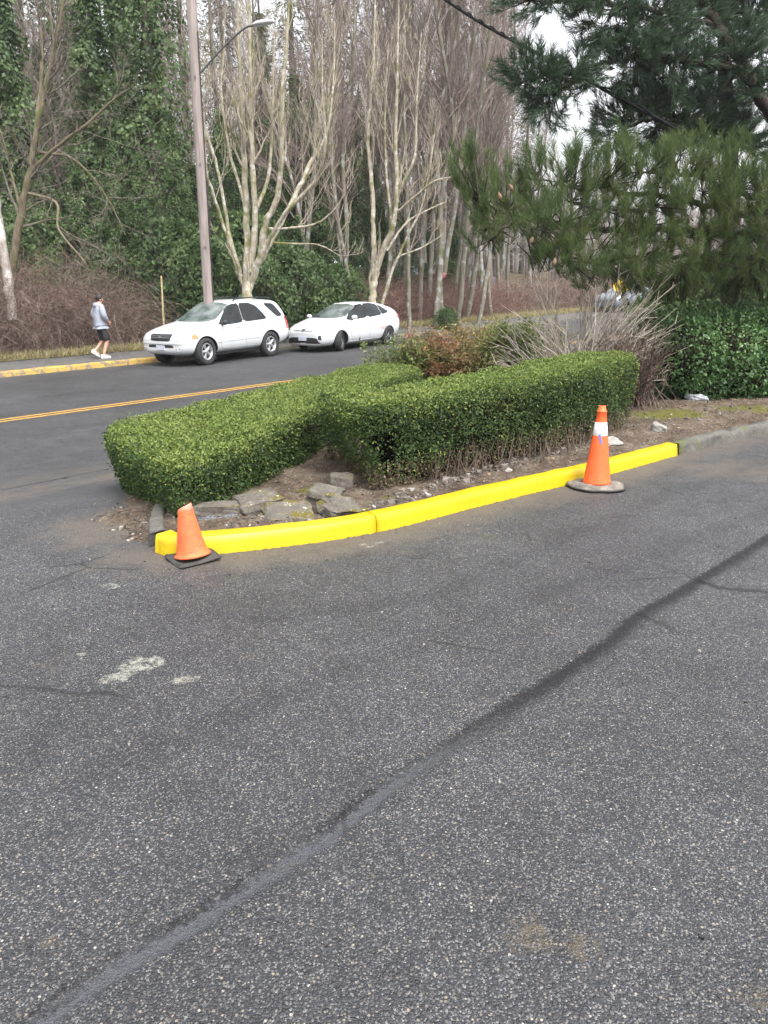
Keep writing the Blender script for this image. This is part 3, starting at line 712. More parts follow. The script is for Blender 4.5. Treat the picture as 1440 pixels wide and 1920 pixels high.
c = t.mix(t.math('MULTIPLY', t.mapr(sc, .58, .66), t.mapr(t.noise(8), .4, .55)), c, (.08, .05, .045))
t.p(col=c, rough=.6, spec=.3); M_CONEF = t.m
M_RUB = plain('black_rubber', (.035, .033, .03), .8, .4, 20, bump=.5)
M_RUBD = plain('dusty_rubber', (.13, .115, .1), .9, .55, 16, bump=.8)
M_WHT = plain('reflective_white', (.85, .85, .87), .35, .04)
M_TAPE = plain('blue_tape', (.05, .14, .55), .5, .1)
# leaning cone with its tip cut off
pc = at(362, 1050); lc = empty('traffic_cone', (pc[0], pc[1], 0), R(38)); tag(lc, 'short faded orange cone with its tip cut off, leaning at the kerb end', 'traffic cone')
bm = bmesh.new(); bmesh.ops.create_cube(bm, size=1)
for v in bm.verts: v.co = Vector((v.co.x * .29, v.co.y * .27, v.co.z * .026))
bmesh.ops.bevel(bm, geom=bm.edges[:], offset=.008, segments=2, affect='EDGES')
bmesh.ops.subdivide_edges(bm, edges=[e for e in bm.edges if e.calc_length() > .1], cuts=5, use_grid_fill=True)
for v in bm.verts: v.co.z += .018 + .05 * max(0, v.co.x * 1.4) ** 1.0 + .03 * mnoise.noise(v.co * 5)
ob = bm_obj('base', bm, M_RUB, lc)
mb = MB(); prof = [(.098, .0), (.112, .004), (.112, .012), (.1, .02), (.094, .03), (.088, .06), (.072, .16), (.056, .26), (.046, .33), (.043, .352), (.036, .352), (.039, .32), (.06, .2)]
mb.lathe(prof, 40)
V = mb.V[0]; nz_ = np.array([mnoise.noise((x * 9, y * 9, z * 7)) for x, y, z in V]); V[:, :2] *= (1.12 + .02 * nz_ * sstep(.02, .1, V[:, 2]))[:, None]
V[:, 2] += np.where(V[:, 2] > .3, .02 * V[:, 0] / .05, 0)
body = mb.build('cone_body', M_CONEF, lc); body.rotation_euler = (0, 0, -R(38)); body.location = (0, 0, .04)
lean = Matrix.Rotation(R(-38), 4, 'Z') @ Matrix.Rotation(R(-6.5), 4, 'Y') @ Matrix.Rotation(R(-4), 4, 'X')
body.matrix_local = Matrix.Translation((0.0, 0, .032)) @ lean @ Matrix.Scale(.95, 4)
# standing cone
pc = at(1118, 914); rc_ = empty('traffic_cone', (pc[0], pc[1], 0), 0); tag(rc_, 'tall orange cone with white band and blue tape, standing at the yellow kerb', 'traffic cone')
mb = MB(); ZB = .045
full = [(.118, 0), (.126, .004), (.122, .02), (.117, .04), (.09, .25), (.066, .44)]
mb.lathe([(r, z) for r, z in full] + [(.0655, .445)], 40); mb.mi = 0
mb.lathe([(.0515, .556), (.051, .56), (.040, .648), (.0445, .652), (.0435, .662), (.033, .668), (.031, .7), (.0265, .706), (.018, .706)], 40)
b2 = mb.build('cone_body', M_CONE, rc_); b2.location = (0, 0, ZB)
mb = MB(); mb.lathe([(.064, .44), (.0668, .442), (.0525, .557), (.05, .559)], 40); bd = mb.build('reflective_band', M_WHT, rc_); bd.location = (0, 0, ZB)
for a0, z0, a1, z1, wd in ((-1.95, .455, -1.62, .375, .014), (-.62, .552, -.4, .54, .012)):
    mb = MB(); tt = np.linspace(0, 1, 7); V = []
    for q in tt:
        a = a0 + (a1 - a0) * q; z = z0 + (z1 - z0) * q
        for s_ in (-1, 1):
            zz = z + s_ * wd * .6; aa = a + s_ * wd * 6; r = np.interp(zz, [0.04, .25, .44, .556, .65], [.117, .09, .0668, .053, .041]) + .003
            V.append((r * math.cos(aa), r * math.sin(aa), zz))
    mb.add(V, [[2 * i, 2 * i + 1, 2 * i + 3, 2 * i + 2] for i in range(6)]); tp = mb.build('tape', M_TAPE, rc_); tp.location = (0, 0, ZB)
# its ragged round weight, a flattened dusty rubber ring
mb = MB()
ring = [(.115, .0), (.225, .0), (.245, .015), (.24, .032), (.215, .043), (.15, .05), (.125, .05), (.12, .03)]
mb.lathe(ring + ring[:1], 64, wob=lambda a: 1 + .05 * np.cos(2 * a + .3) + .03 * np.sin(5 * a) + .02 * np.sin(9 * a + 1))
V = mb.V[0]; V[:, 2] *= 1 + .35 * np.array([mnoise.noise((x * 7, y * 7, 1)) for x, y, z in V])
V[:, 2] += np.where(V[:, 2] > .02, .012 * np.array([mnoise.noise((x * 14, y * 14, 4)) for x, y, z in V]), 0); V[:, 2] = np.maximum(V[:, 2], .002)
mb.build('weight_ring', M_RUBD, rc_)
mb = MB()
mb.lathe([(.235, .012), (.252, .014), (.254, .024), (.237, .028), (.235, .012)], 64, wob=lambda a: 1 + .05 * np.cos(2 * a + .3) + .03 * np.sin(5 * a) + .02 * np.sin(9 * a + 1))
mb.build('ring_edge', M_RUB, rc_)
# ------------------------------------------------------------------ vehicles
t = NT('white_car_paint'); t.p(col=t.ramp(t.noise(3), [(.3, (.50, .51, .525)), (.7, (.56, .57, .585))]), rough=.28, spec=.5, coat=.6, coatr=.06); M_CARW = t.m
t = NT('silver_car_paint'); t.p(col=(.14, .16, .19), rough=.35, metal=.3, coat=.3, coatr=.1); M_CARS = t.m
t = NT('dark_red_car_paint'); t.p(col=(.22, .03, .03), rough=.3, coat=.5, coatr=.08); M_CARR = t.m
t = NT('car_glass'); t.p(col=t.ramp(t.noise(4, 3), [(.4, (.004, .006, .0065)), (.7, (.016, .022, .024))]), rough=.04, spec=.4); M_GLASS = t.m
t = NT('windscreen_glass'); t.p(col=t.ramp(t.noise(2.2, 4), [(.35, (.035, .05, .048)), (.65, (.17, .2, .195))]), rough=.06, spec=.9, coat=.6, coatr=.03); M_WIND = t.m  # mottled base colour lightened to stand in for reflected sky
t = NT('tyre'); t.p(col=t.ramp(t.noise(20), [(.3, .012), (.7, .03)]), rough=.85); M_TYRE = t.m
t = NT('alloy'); t.p(col=(.5, .51, .53), rough=.32, metal=.75); M_RIM = t.m
t = NT('dark_wheel'); t.p(col=(.09, .09, .095), rough=.45, metal=.4); M_RIMD = t.m
t = NT('black_trim'); t.p(col=(.015, .015, .016), rough=.55); M_BLK2 = t.m
t = NT('door_gap'); t.p(col=(.26, .26, .27), rough=.8); M_GAP = t.m
t = NT('headlight_lens'); t.p(col=t.ramp(t.noise(18, 2), [(.35, (.25, .26, .27)), (.65, (.75, .76, .78))]), rough=.08, spec=.8, coat=1); M_HEAD = t.m
t = NT('amber_lens'); t.p(col=(.62, .2, .06), rough=.15, coat=1); M_AMB = t.m
t = NT('red_lens'); t.p(col=(.38, .02, .02), rough=.15, coat=1); M_REDL = t.m
t = NT('chrome'); t.p(col=(.3, .305, .315), rough=.25, metal=1); M_CHR = t.m
t = NT('plate'); t.p(col=t.ramp(t.noise(40, 2), [(.4, (.32, .36, .45)), (.6, (.55, .58, .63))]), rough=.4); M_PLATE = t.m

def car_body(st):
    """solid lofted from stations (x, zbot, zshoulder, ztop, wbot, wmax, wshoulder, wtop)"""
    secs = []
    for x, zb, zs, zt, wb, wm, ws, wt in st:
        half = [(0, zb), (wb * .6, zb), (wb, zb + .03), (wm, zb + .34 * (zs - zb)), (wm, zb + .7 * (zs - zb)), (ws + .01, zs - .05), (ws - .015, zs), (wt + (ws - wt) * .45, zs + (zt - zs) * .52), (wt + .035, zt - .055 * min(1, (zt - zs) / .3)), (wt - .06, zt), (wt * .5, zt + .018), (0, zt + .022)]
        secs.append([(x, y, z) for y, z in half] + [(x, -y, z) for y, z in half[-2:0:-1]])
    bm = bmesh.new(); m = len(secs[0]); vs = [[bm.verts.new(p) for p in s] for s in secs]
    for a, b in zip(vs[:-1], vs[1:]):
        for j in range(m): bm.faces.new([a[j], a[(j + 1) % m], b[(j + 1) % m], b[j]])
    for e in (vs[0], vs[-1]):
        h = m // 2
        for j in range(h):
            f = [e[j], e[j + 1], e[m - j - 1], e[(m - j) % m]]; f = list(dict.fromkeys(f))
            if len(f) > 2: bm.faces.new(f)
    bmesh.ops.recalc_face_normals(bm, faces=bm.faces)
    me = bpy.data.meshes.new('body'); bm.to_mesh(me); bm.free(); return me
def eval_mesh(o):
    dg = bpy.context.evaluated_depsgraph_get(); dg.update()
    return bpy.data.meshes.new_from_object(o.evaluated_get(dg))
def make_body(st, arches, paint, parent, sub=2):
    o = link(bpy.data.objects.new('body', car_body(st)))
    m = o.modifiers.new('s', 'SUBSURF'); m.levels = sub; m.render_levels = sub
    me = eval_mesh(o); o.modifiers.clear(); o.data = me
    bm = bmesh.new(); bm.from_mesh(me); bvh = BVHTree.FromBMesh(bm); bm.free()
    cut = []
    for x, z, r, w0, w1 in arches:
        for s in (-1, 1):
            bm = bmesh.new(); bmesh.ops.create_cone(bm, segments=40, radius1=r, radius2=r, depth=w1 - w0, cap_ends=True)
            bmesh.ops.rotate(bm, verts=bm.verts, matrix=Matrix.Rotation(R(90), 3, 'X')); bmesh.ops.translate(bm, verts=bm.verts, vec=(x, s * (w0 + w1) / 2, z))
            mc = bpy.data.meshes.new('cut'); bm.to_mesh(mc); bm.free(); c = link(bpy.data.objects.new('cut', mc)); cut.append(c)
            b = o.modifiers.new('b', 'BOOLEAN'); b.operation = 'DIFFERENCE'; b.object = c; b.solver = 'EXACT'
    me = eval_mesh(o); o.modifiers.clear(); o.data = me; me.materials.clear(); me.materials.append(paint); me.materials.append(M_BLK2)
    for c in cut: bpy.data.objects.remove(c)
    for p in me.polygons:
        p.use_smooth = True
        c = p.center; p.material_index = 0
        for x, z, r, w0, w1 in arches:
            if math.hypot(c.x - x, c.z - z) < r * 1.02 and abs(c.y) < w1 and (abs(math.hypot(c.x - x, c.z - z) - r) < .02 and abs(p.normal.y) < .3 or abs(abs(c.y) - w0) < .01): p.material_index = 1; p.use_smooth = False
    try: me.set_sharp_from_angle(angle=R(38))
    except Exception: pass
    o.parent = parent
    return o, bvh
def chaikin(p, k=2):
    for _ in range(k):
        q = []
        for i in range(len(p)):
            a, b = np.array(p[i]), np.array(p[(i + 1) % len(p)]); q += [a * .88 + b * .12, a * .12 + b * .88]
        p = q
    return p
def patch(name, poly, bvh, axis, mat, parent, off=.005, sgn=1, rnd=1, step=.06, thick=.008):
    """a panel shaped by a 2D outline and laid on the body: axis y: outline in (x,z); axis x: outline in (y,z); axis z: (x,y)"""
    p = chaikin(poly, rnd) if rnd else poly
    bm = bmesh.new(); vs = [bm.verts.new((a, b, 0)) for a, b in p]; bm.faces.new(vs)
    A = np.array(p)
    for k in (0, 1):
        for c in np.arange(A[:, k].min() + step, A[:, k].max(), step):
            pl = Vector((c, 0, 0)) if k == 0 else Vector((0, c, 0)); no = Vector((1, 0, 0)) if k == 0 else Vector((0, 1, 0))
            bmesh.ops.bisect_plane(bm, geom=bm.verts[:] + bm.edges[:] + bm.faces[:], plane_co=pl, plane_no=no)
    lay = {}
    last = None
    for v in bm.verts:
        a, b = v.co.x, v.co.y
        if axis == 'y': o_, d_ = Vector((a, 3 * sgn, b)), Vector((0, -sgn, 0))
        elif axis == 'x': o_, d_ = Vector((4 * sgn, a, b)), Vector((-sgn, 0, 0))
        else: o_, d_ = Vector((a, b, 4)), Vector((0, 0, -1))
        h, n, _, _ = bvh.ray_cast(o_, d_)
        if h is None:
            h, n, _, _ = bvh.find_nearest(o_ + d_ * (2.2 if axis == 'y' else 2.0)); n = n if n.dot(d_) < 0 else -n
        if n.dot(d_) > 0: n = -n
        lay[v] = (h + n * off, n)
    for v, (h, n) in lay.items(): v.co = h
    bmesh.ops.recalc_face_normals(bm, faces=bm.faces)
    navg = sum((f.normal for f in bm.faces), Vector()); out = sum((n for h, n in lay.values()), Vector())
    if navg.dot(out) < 0: bmesh.ops.reverse_faces(bm, faces=bm.faces)
    bound = [e for e in bm.edges if e.is_boundary]
    r = bmesh.ops.extrude_edge_only(bm, edges=bound)
    nv = [g for g in r['geom'] if isinstance(g, bmesh.types.BMVert)]
    for v in nv:
        h, n, _, _ = bvh.find_nearest(v.co); v.co = v.co - (n if n is not None else Vector((0, 0, 1))) * thick
    me = bpy.data.meshes.new(name); bm.to_mesh(me); bm.free()
    for q in me.polygons: q.use_smooth = True
    try: me.set_sharp_from_angle(angle=R(40))
    except Exception: pass
    me.materials.append(mat)
    return link(bpy.data.objects.new(name, me), parent)
def mirror(poly): return [(-a, b) for a, b in poly][::-1]
def both(name, poly, bvh, mat, parent, **k):
    return [patch(name, poly, bvh, 'y', mat, parent, sgn=s, **k) for s in (1, -1)]
def wheel(x, y, r, wd, parent, rim, nsp=5, steer=0.0, rimr=.62):
    s = 1 if y > 0 else -1
    e = bpy.data.objects.new('wheel', None); link(e, parent); e.location = (x, y, r); e.rotation_euler = (0, 0, steer)
    h = wd / 2; ri = r * rimr
    mb = MB(); mb.lathe([(ri, -h * .8), (ri + .02, -h), (r - .03, -h), (r, -h * .72), (r, h * .72), (r - .03, h), (ri + .02, h), (ri, h * .8)], 48, 'y'); mb.build('tyre', M_TYRE, e)
    mb = MB(); yo = s * h * .78
    mb.lathe([(ri + .004, yo), (ri - .012, yo + s * .012), (ri - .03, yo + s * .004), (ri - .035, yo - s * .09)], 40, 'y')
    for k in range(nsp):
        a = 2 * math.pi * k / nsp + .3; M = Matrix.Rotation(a, 3, 'Y')
        n_ = 5; V = []
        for q in range(n_):
            f = q / (n_ - 1); rr = .02 + (ri - .045) * f; ww = .05 - .016 * math.sin(f * 3) + .012 * f
            if nsp > 5: ww *= .6
            yy = yo - s * .02 + s * .012 * (1 - f)
            for dx, dy in ((-ww, -s * .02), (-ww * .6, 0), (ww * .6, 0), (ww, -s * .02)): V.append(M @ Vector((dx, yy + dy, rr)))
        mb.add([tuple(v) for v in V], [[4 * i + j, 4 * i + j + 1, 4 * i + j + 5, 4 * i + j + 4] for i in range(n_ - 1) for j in range(3)])
    mb.lathe([(.06, yo - s * .03), (.055, yo), (.03, yo + s * .006), (.001, yo + s * .006)], 20, 'y')
    mb.build('rim', rim, e)
    mb = MB(); mb.lathe([(ri - .01, yo - s * .07), (.001, yo - s * .07)], 32, 'y'); mb.mi = 0
    mb.build('brake', M_BLK2, e)
    return e
def mirror_part(x, y, z, parent, paint, s):
    bm = bmesh.new(); bmesh.ops.create_uvsphere(bm, u_segments=16, v_segments=10, radius=1)
    for v in bm.verts:
        v.co = Vector((v.co.x * .085 * (1 if v.co.x > 0 else .35), v.co.y * .115, v.co.z * .075))
    o = bm_obj('wing_mirror', bm, paint, parent); o.location = (x, y + s * .09, z)
    mb = MB(); mb.tube([(x, y - s * .03, z - .09), (x, y + s * .05, z - .04)], [.022, .028], 8); mb.build('mirror_stalk', M_BLK2, o).matrix_parent_inverse = Matrix.Translation((-x, -y - s * .09, -z))
    return o
def bar(name, p0, p1, r, mat, parent, k=8, mid=None):
    mb = MB(); pts = [p0] + (mid or []) + [p1]; mb.tube(catmull(pts, 6) if mid else pts, r, k); return mb.build(name, mat, parent)

def place_car(root, pF, fx, fy, turn=0.0):
    a = UA + math.pi + turn; ca, sa = math.cos(a), math.sin(a)
    x, y = pF[0] - (ca * fx - sa * fy), pF[1] - (sa * fx + ca * fy); u, v = uv_of(x, y); root.location = (x, y, float(road_z(u)) + .004)
    root.rotation_euler = (0, math.atan(.03) * 1.0, a)   # nose points down the road, rear end on the higher side

# ---- the white sport-utility car
suv = empty('parked_suv'); tag(suv, 'white sport utility car with roof rails, parked nose to the left by the pole', 'car')
ST = [(2.17, .44, .70, .74, .52, .60, .58, .44), (2.13, .36, .76, .82, .66, .76, .74, .58), (2.02, .31, .84, .92, .78, .86, .83, .64), (1.75, .28, .93, 1.00, .84, .905, .86, .68), (1.32, .28, 1.0, 1.09, .86, .925, .87, .71), (.98, .28, 1.03, 1.14, .87, .92, .87, .72), (.84, .28, 1.04, 1.18, .87, .92, .87, .72),
      (.5, .28, 1.05, 1.38, .87, .92, .87, .69), (.12, .28, 1.06, 1.60, .87, .92, .87, .645), (-.08, .28, 1.06, 1.665, .87, .92, .87, .635), (-.5, .28, 1.07, 1.705, .87, .92, .87, .63), (-1.2, .28, 1.09, 1.70, .87, .925, .87, .625), (-1.8, .30, 1.10, 1.675, .86, .925, .865, .62), (-2.06, .33, 1.10, 1.64, .84, .91, .855, .61), (-2.24, .38, 1.10, 1.44, .80, .88, .83, .63), (-2.35, .42, 1.06, 1.16, .76, .85, .79, .67), (-2.38, .48, .84, .90, .6, .72, .68, .58)]
body, bv = make_body(ST, [(1.32, .36, .445, .56, 1.2), (-1.39, .36, .445, .56, 1.2)], M_CARW, suv)
patch('windscreen', [(-.74, 1.155), (.74, 1.155), (.62, 1.59), (.3, 1.64), (-.3, 1.64), (-.62, 1.59)], bv, 'x', M_WIND, suv, rnd=1, off=.014, step=.035, thick=.02)
patch('rear_window', [(-.6, 1.15), (.6, 1.15), (.53, 1.5), (-.53, 1.5)], bv, 'x', M_GLASS, suv, sgn=-1)
for s in (1, -1):
    dk = dict(sgn=s)
    d1o = [(.70, .40), (.83, .72), (.84, 1.02), (.80, 1.1), (.24, 1.56), (.0, 1.635), (-.27, 1.65), (-.27, .38)]
    d2o = [(-.275, .38), (-.275, 1.65), (-.72, 1.65), (-1.02, 1.56), (-1.26, 1.33), (-1.42, 1.08), (-1.22, .86), (-.98, .72), (-.90, .40)]
    for do, wo, hx in ((d1o, [(.74, 1.075), (.66, 1.15), (.22, 1.53), (.0, 1.60), (-.26, 1.62), (-.26, 1.09), (.3, 1.06)], .0), (d2o, [(-.285, 1.09), (-.285, 1.62), (-.7, 1.62), (-.98, 1.53), (-1.2, 1.32), (-1.33, 1.13)], -1.07)):
        patch('door_gap', do, bv, 'y', M_GAP, suv, off=.0015, rnd=1, **dk)
        c = np.mean(do, 0); dd = [tuple(c + (np.array(p) - c) * (1 - .009 / (np.linalg.norm(np.array(p) - c)))) for p in do]
        d = patch('door', dd, bv, 'y', M_CARW, suv, off=.004, rnd=1, **dk)
        patch('window', wo, bv, 'y', M_GLASS, d, off=.011, rnd=1, step=.04, **dk)
        hy = .925 * s; hz = 1.0
        patch('handle', [(hx - .10, .95), (hx + .10, .95), (hx + .10, .985), (hx - .10, .985)], bv, 'y', M_CARW, d, off=.026, rnd=1, thick=.03, **dk)
    patch('quarter_window', [(-1.36, 1.585), (-1.80, 1.57), (-2.10, 1.22), (-1.98, 1.17), (-1.80, 1.18)], bv, 'y', M_GLASS, suv, off=.005, rnd=1, **dk)
    patch('side_moulding', [(.9, .60), (.9, .645), (-.93, .665), (-.93, .62)], bv, 'y', M_CARW, suv, off=.012, rnd=0, thick=.02, **dk)
    patch('headlight', [(s * .52, .70), (s * .88, .72), (s * .88, .90), (s * .74, .915), (s * .56, .80)], bv, 'x', M_HEAD, suv, off=.006, rnd=1)
    patch('indicator', [(1.60, .75), (1.86, .75), (1.80, .86), (1.66, .86)], bv, 'y', M_AMB, suv, off=.0085, rnd=1, **dk)
    patch('headlight', [(1.70, .74), (2.06, .73), (1.96, .88), (1.72, .905)], bv, 'y', M_HEAD, suv, off=.0055, rnd=1, **dk)
    patch('tail_light', [(-2.16, .80), (-2.31, .80), (-2.28, 1.16), (-2.14, 1.16)], bv, 'y', M_REDL, suv, off=.006, rnd=1, **dk)
    patch('fog_light', [(s * .56, .44), (s * .72, .44), (s * .72, .52), (s * .56, .52)], bv, 'x', M_HEAD, suv, off=.004, rnd=2)
    bar('roof_rail', (-.15, s * .60, 1.69), (-1.85, s * .58, 1.69), .018, M_BLK2, suv, mid=[(-.3, s * .60, 1.745), (-1.0, s * .595, 1.765), (-1.7, s * .585, 1.735)])
    mirror_part(.62, .88 * s, 1.13, suv, M_BLK2 if s < 0 else M_BLK2, s)
    wheel(1.32, .80 * s, .375, .24, suv, M_RIM, 5, .08); wheel(-1.39, .80 * s, .375, .24, suv, M_RIM, 5)
for y_ in (-.3, .3): patch('hood_crease', [(1.2, y_ - .008), (1.95, y_ * 1.1 - .008), (1.95, y_ * 1.1 + .008), (1.2, y_ + .008)], bv, 'z', M_CARW, suv, off=.008, rnd=0)
g = patch('grille', [(-.36, .70), (.36, .70), (.42, .86), (.38, .885), (-.38, .885), (-.42, .86)], bv, 'x', M_BLK2, suv, off=.006, rnd=1)
for zz in (.735, .78, .825): patch('grille_bar', [(-.36, zz), (.36, zz), (.36, zz + .014), (-.36, zz + .014)], bv, 'x', M_CHR, g, off=.014, rnd=0)
patch('emblem', [(-.055, .775), (.055, .775), (.055, .815), (-.055, .815)], bv, 'x', M_CHR, g, off=.024, rnd=2, thick=.015)
patch('lower_intake', [(-.5, .525), (.5, .525), (.46, .60), (-.46, .60)], bv, 'x', M_BLK2, suv, off=.004, rnd=1)
patch('bumper_step', [(-.84, .625), (.84, .625), (.84, .665), (-.84, .665)], bv, 'x', M_CARW, suv, off=.018, rnd=0, thick=.03)
patch('licence_plate', [(-.155, .46), (.155, .46), (.155, .585), (-.155, .585)], bv, 'x', M_PLATE, suv, off=.03, rnd=0, thick=.03)
mb = MB(); mb.box((0, 0, .33), (3.0, 1.5, .18)); mb.box((-1.2, .25, .3), (.9, .3, .14)); mb.build('underbody', M_BLK2, suv, False)
for q in (.78,): patch('wiper', [(-.55, 1.178), (.1, 1.2), (.1, 1.212), (-.55, 1.19)], bv, 'x', M_BLK2, suv, off=.014, rnd=0)
place_car(suv, (-4.9, 21.95), 1.32, .92, R(11))

# ---- the white hatchback behind it
hb = empty('parked_hatchback'); tag(hb, 'white rounded hatchback car with steered front wheel, parked behind the white sport utility car', 'car')
ST = [(2.20, .30, .56, .60, .42, .52, .50, .38), (2.16, .22, .62, .68, .60, .70, .66, .50), (2.02, .19, .71, .78, .72, .80, .75, .57), (1.75, .18, .80, .875, .78, .855, .80, .62), (1.35, .18, .88, .975, .80, .87, .82, .64), (1.05, .18, .91, 1.04, .80, .87, .82, .65), (.92, .18, .92, 1.06, .80, .87, .82, .64),
      (.5, .18, .93, 1.25, .80, .87, .82, .60), (.05, .18, .95, 1.42, .80, .87, .82, .55), (-.25, .18, .96, 1.47, .80, .87, .82, .535), (-.7, .18, .98, 1.475, .80, .87, .82, .53), (-1.2, .19, 1.00, 1.435, .80, .872, .82, .53), (-1.7, .22, 1.04, 1.345, .79, .868, .815, .54), (-2.03, .26, 1.06, 1.25, .77, .85, .79, .56), (-2.17, .32, 1.04, 1.13, .73, .82, .76, .58), (-2.24, .42, .86, .92, .62, .74, .70, .55)]
body, bv = make_body(ST, [(1.27, .30, .375, .52, 1.2), (-1.43, .30, .37, .52, 1.2)], M_CARW, hb)
patch('windscreen', [(-.68, 1.03), (.68, 1.03), (.55, 1.37), (.25, 1.42), (-.25, 1.42), (-.55, 1.37)], bv, 'x', M_WIND, hb, rnd=1, off=.014, step=.035, thick=.02)
for s in (1, -1):
    dk = dict(sgn=s)
    d1o = [(.66, .31), (.80, .55), (.98, .92), (.46, 1.29), (.08, 1.42), (-.26, 1.455), (-.26, .31)]
    d2o = [(-.265, .31), (-.265, 1.455), (-.72, 1.46), (-1.1, 1.40), (-1.36, 1.02), (-1.22, .72), (-1.0, .5), (-.95, .31)]
    for do, wo, hx in ((d1o, [(.92, .95), (.44, 1.26), (.08, 1.395), (-.255, 1.43), (-.255, .985)], -.06), (d2o, [(-.265, .985), (-.265, 1.43), (-.7, 1.435), (-1.05, 1.38), (-1.12, 1.04)], -1.14)):
        patch('door_gap', do, bv, 'y', M_GAP, hb, off=.0015, rnd=1, **dk)
        c = np.mean(do, 0); dd = [tuple(c + (np.array(p) - c) * (1 - .009 / (np.linalg.norm(np.array(p) - c)))) for p in do]
        d = patch('door', dd, bv, 'y', M_CARW, hb, off=.004, rnd=1, **dk)
        patch('window', wo, bv, 'y', M_GLASS, d, off=.011, rnd=1, step=.04, **dk)
        patch('handle', [(hx - .10, .855), (hx + .10, .87), (hx + .10, .90), (hx - .10, .885)], bv, 'y', M_CARW, d, off=.024, rnd=1, thick=.03, **dk)
    patch('quarter_window', [(-1.14, 1.045), (-1.08, 1.37), (-1.28, 1.32), (-1.56, 1.15), (-1.52, 1.1)], bv, 'y', M_GLASS, hb, off=.005, rnd=1, **dk)
    patch('sill_skirt', [(.84, .20), (.84, .285), (-.98, .30), (-.98, .215)], bv, 'y', M_CARW, hb, off=.014, rnd=0, thick=.02, **dk)
    patch('headlight', [(s * .50, .66), (s * .78, .68), (s * .80, .84), (s * .72, .85), (s * .60, .75)], bv, 'x', M_HEAD, hb, off=.005, rnd=1)
    patch('headlight', [(1.55, .74), (2.02, .66), (1.9, .76), (1.62, .83)], bv, 'y', M_HEAD, hb, off=.0055, rnd=1, **dk)
    patch('running_light', [(s * .60, .42), (s * .71, .40), (s * .70, .54), (s * .63, .55)], bv, 'x', M_BLK2, hb, off=.005, rnd=0)
    patch('tail_light', [(-2.0, .90), (-2.14, .86), (-2.12, 1.06), (-1.98, 1.10)], bv, 'y', M_REDL, hb, off=.005, rnd=1, **dk)
    mirror_part(.68, .86 * s, 1.04, hb, M_CARW, s)
    wheel(1.27, .76 * s, .32, .2, hb, M_RIMD, 7, R(24)); wheel(-1.43, .76 * s, .32, .2, hb, M_RIMD, 7)
# scrape marks on the rear near-side door
M_RUST = plain('scrape', (.42, .26, .19), .8, .3, 30)
for sx, sz, L_ in ((-1.0, .64, .22), (-.86, .61, .3), (-1.0, .585, .2)): patch('scrape_mark', [(sx - L_, sz), (sx + L_ * .6, sz - .008), (sx + L_ * .6, sz + .002), (sx - L_, sz + .012)], bv, 'y', M_RUST, hb, off=.0075, rnd=0, thick=.004)
patch('grille', [(-.40, .665), (.40, .665), (.40, .69), (-.40, .69)], bv, 'x', M_BLK2, hb, off=.005, rnd=1)
patch('emblem', [(-.075, .655), (.075, .655), (.075, .735), (-.075, .735)], bv, 'x', M_CHR, hb, off=.012, rnd=2)
lo = patch('lower_intake', [(-.68, .275), (.68, .275), (.54, .475), (-.54, .475)], bv, 'x', M_BLK2, hb, off=.005, rnd=1)
patch('bumper_lip', [(-.62, .245), (.62, .245), (.62, .285), (-.62, .285)], bv, 'x', M_CARW, hb, off=.012, rnd=0, thick=.02)
patch('licence_plate', [(-.155, .38), (.155, .38), (.155, .51), (-.155, .51)], bv, 'x', M_PLATE, hb, off=.03, rnd=0, thick=.03)
mb = MB(); mb.box((0, 0, .24), (3.0, 1.3, .14)); mb.build('underbody', M_BLK2, hb, False)
place_car(hb, (-1.34, 25.5), 1.27, .87, R(9))

# ---- cars parked far behind, glimpsed between the trunks
far_spec = [(655, 486, 56, .9, M_CARW, 'far white car glimpsed between trunks, above the white hatchback roof'), (733, 493, 58, 2.2, M_CARS, 'far grey car glimpsed beside the pale two-stemmed tree'), (803, 499, 60, .3, M_CARR, 'far dark red car glimpsed between bare trunks over the brambles'), (905, 508, 62, 1.2, M_CARS, 'far dark car glimpsed left of the low pine boughs')]
proto_far = None
for px, py, Y, rz, paint, lab in far_spec:
    c = empty('distant_car'); tag(c, lab, 'car', 'cars parked far behind the wood')
    b = body.copy(); b.data = body.data.copy(); b.data.materials[0] = paint; link(b, c); b.name = 'body'
    for ch in list(hb.children):
        if ch.name.split('.')[0] in ('windscreen', 'quarter_window', 'wheel', 'headlight'): copy_tree(ch, c)
        if ch.name.split('.')[0] == 'door':
            for g in ch.children:
                if g.name.startswith('window'): k = g.copy(); link(k, c)
    p = atY(px, py, Y); c.location = (p[0], p[1], p[2] - 1.4); c.rotation_euler = (0, 0, rz)
FARSPOTS = [tuple(atY(px, py, Y)) for px, py, Y, *_ in far_spec]
for px, py, Y, rz, paint, lab in ((1165, 612, 46.0, UA + math.pi, M_CARS, 'dark grey car almost hidden behind the bare shrub, far up the road'),):
    c = empty('parked_car'); tag(c, lab, 'car')
    b = body.copy(); b.data = body.data.copy(); b.data.materials[0] = paint; link(b, c); b.name = 'body'
    for ch in list(hb.children):
        if ch.name.split('.')[0] in ('windscreen', 'quarter_window', 'wheel', 'headlight', 'tail_light'): copy_tree(ch, c)
        if ch.name.split('.')[0] == 'door':
            for g in ch.children:
                if g.name.startswith('window'): k = g.copy(); link(k, c)
    p = atY(px, py, Y); u_, v_ = uv_of(p[0], p[1]); c.location = (p[0], p[1], float(zg(p[0], p[1]))); c.rotation_euler = (0, 0, rz)
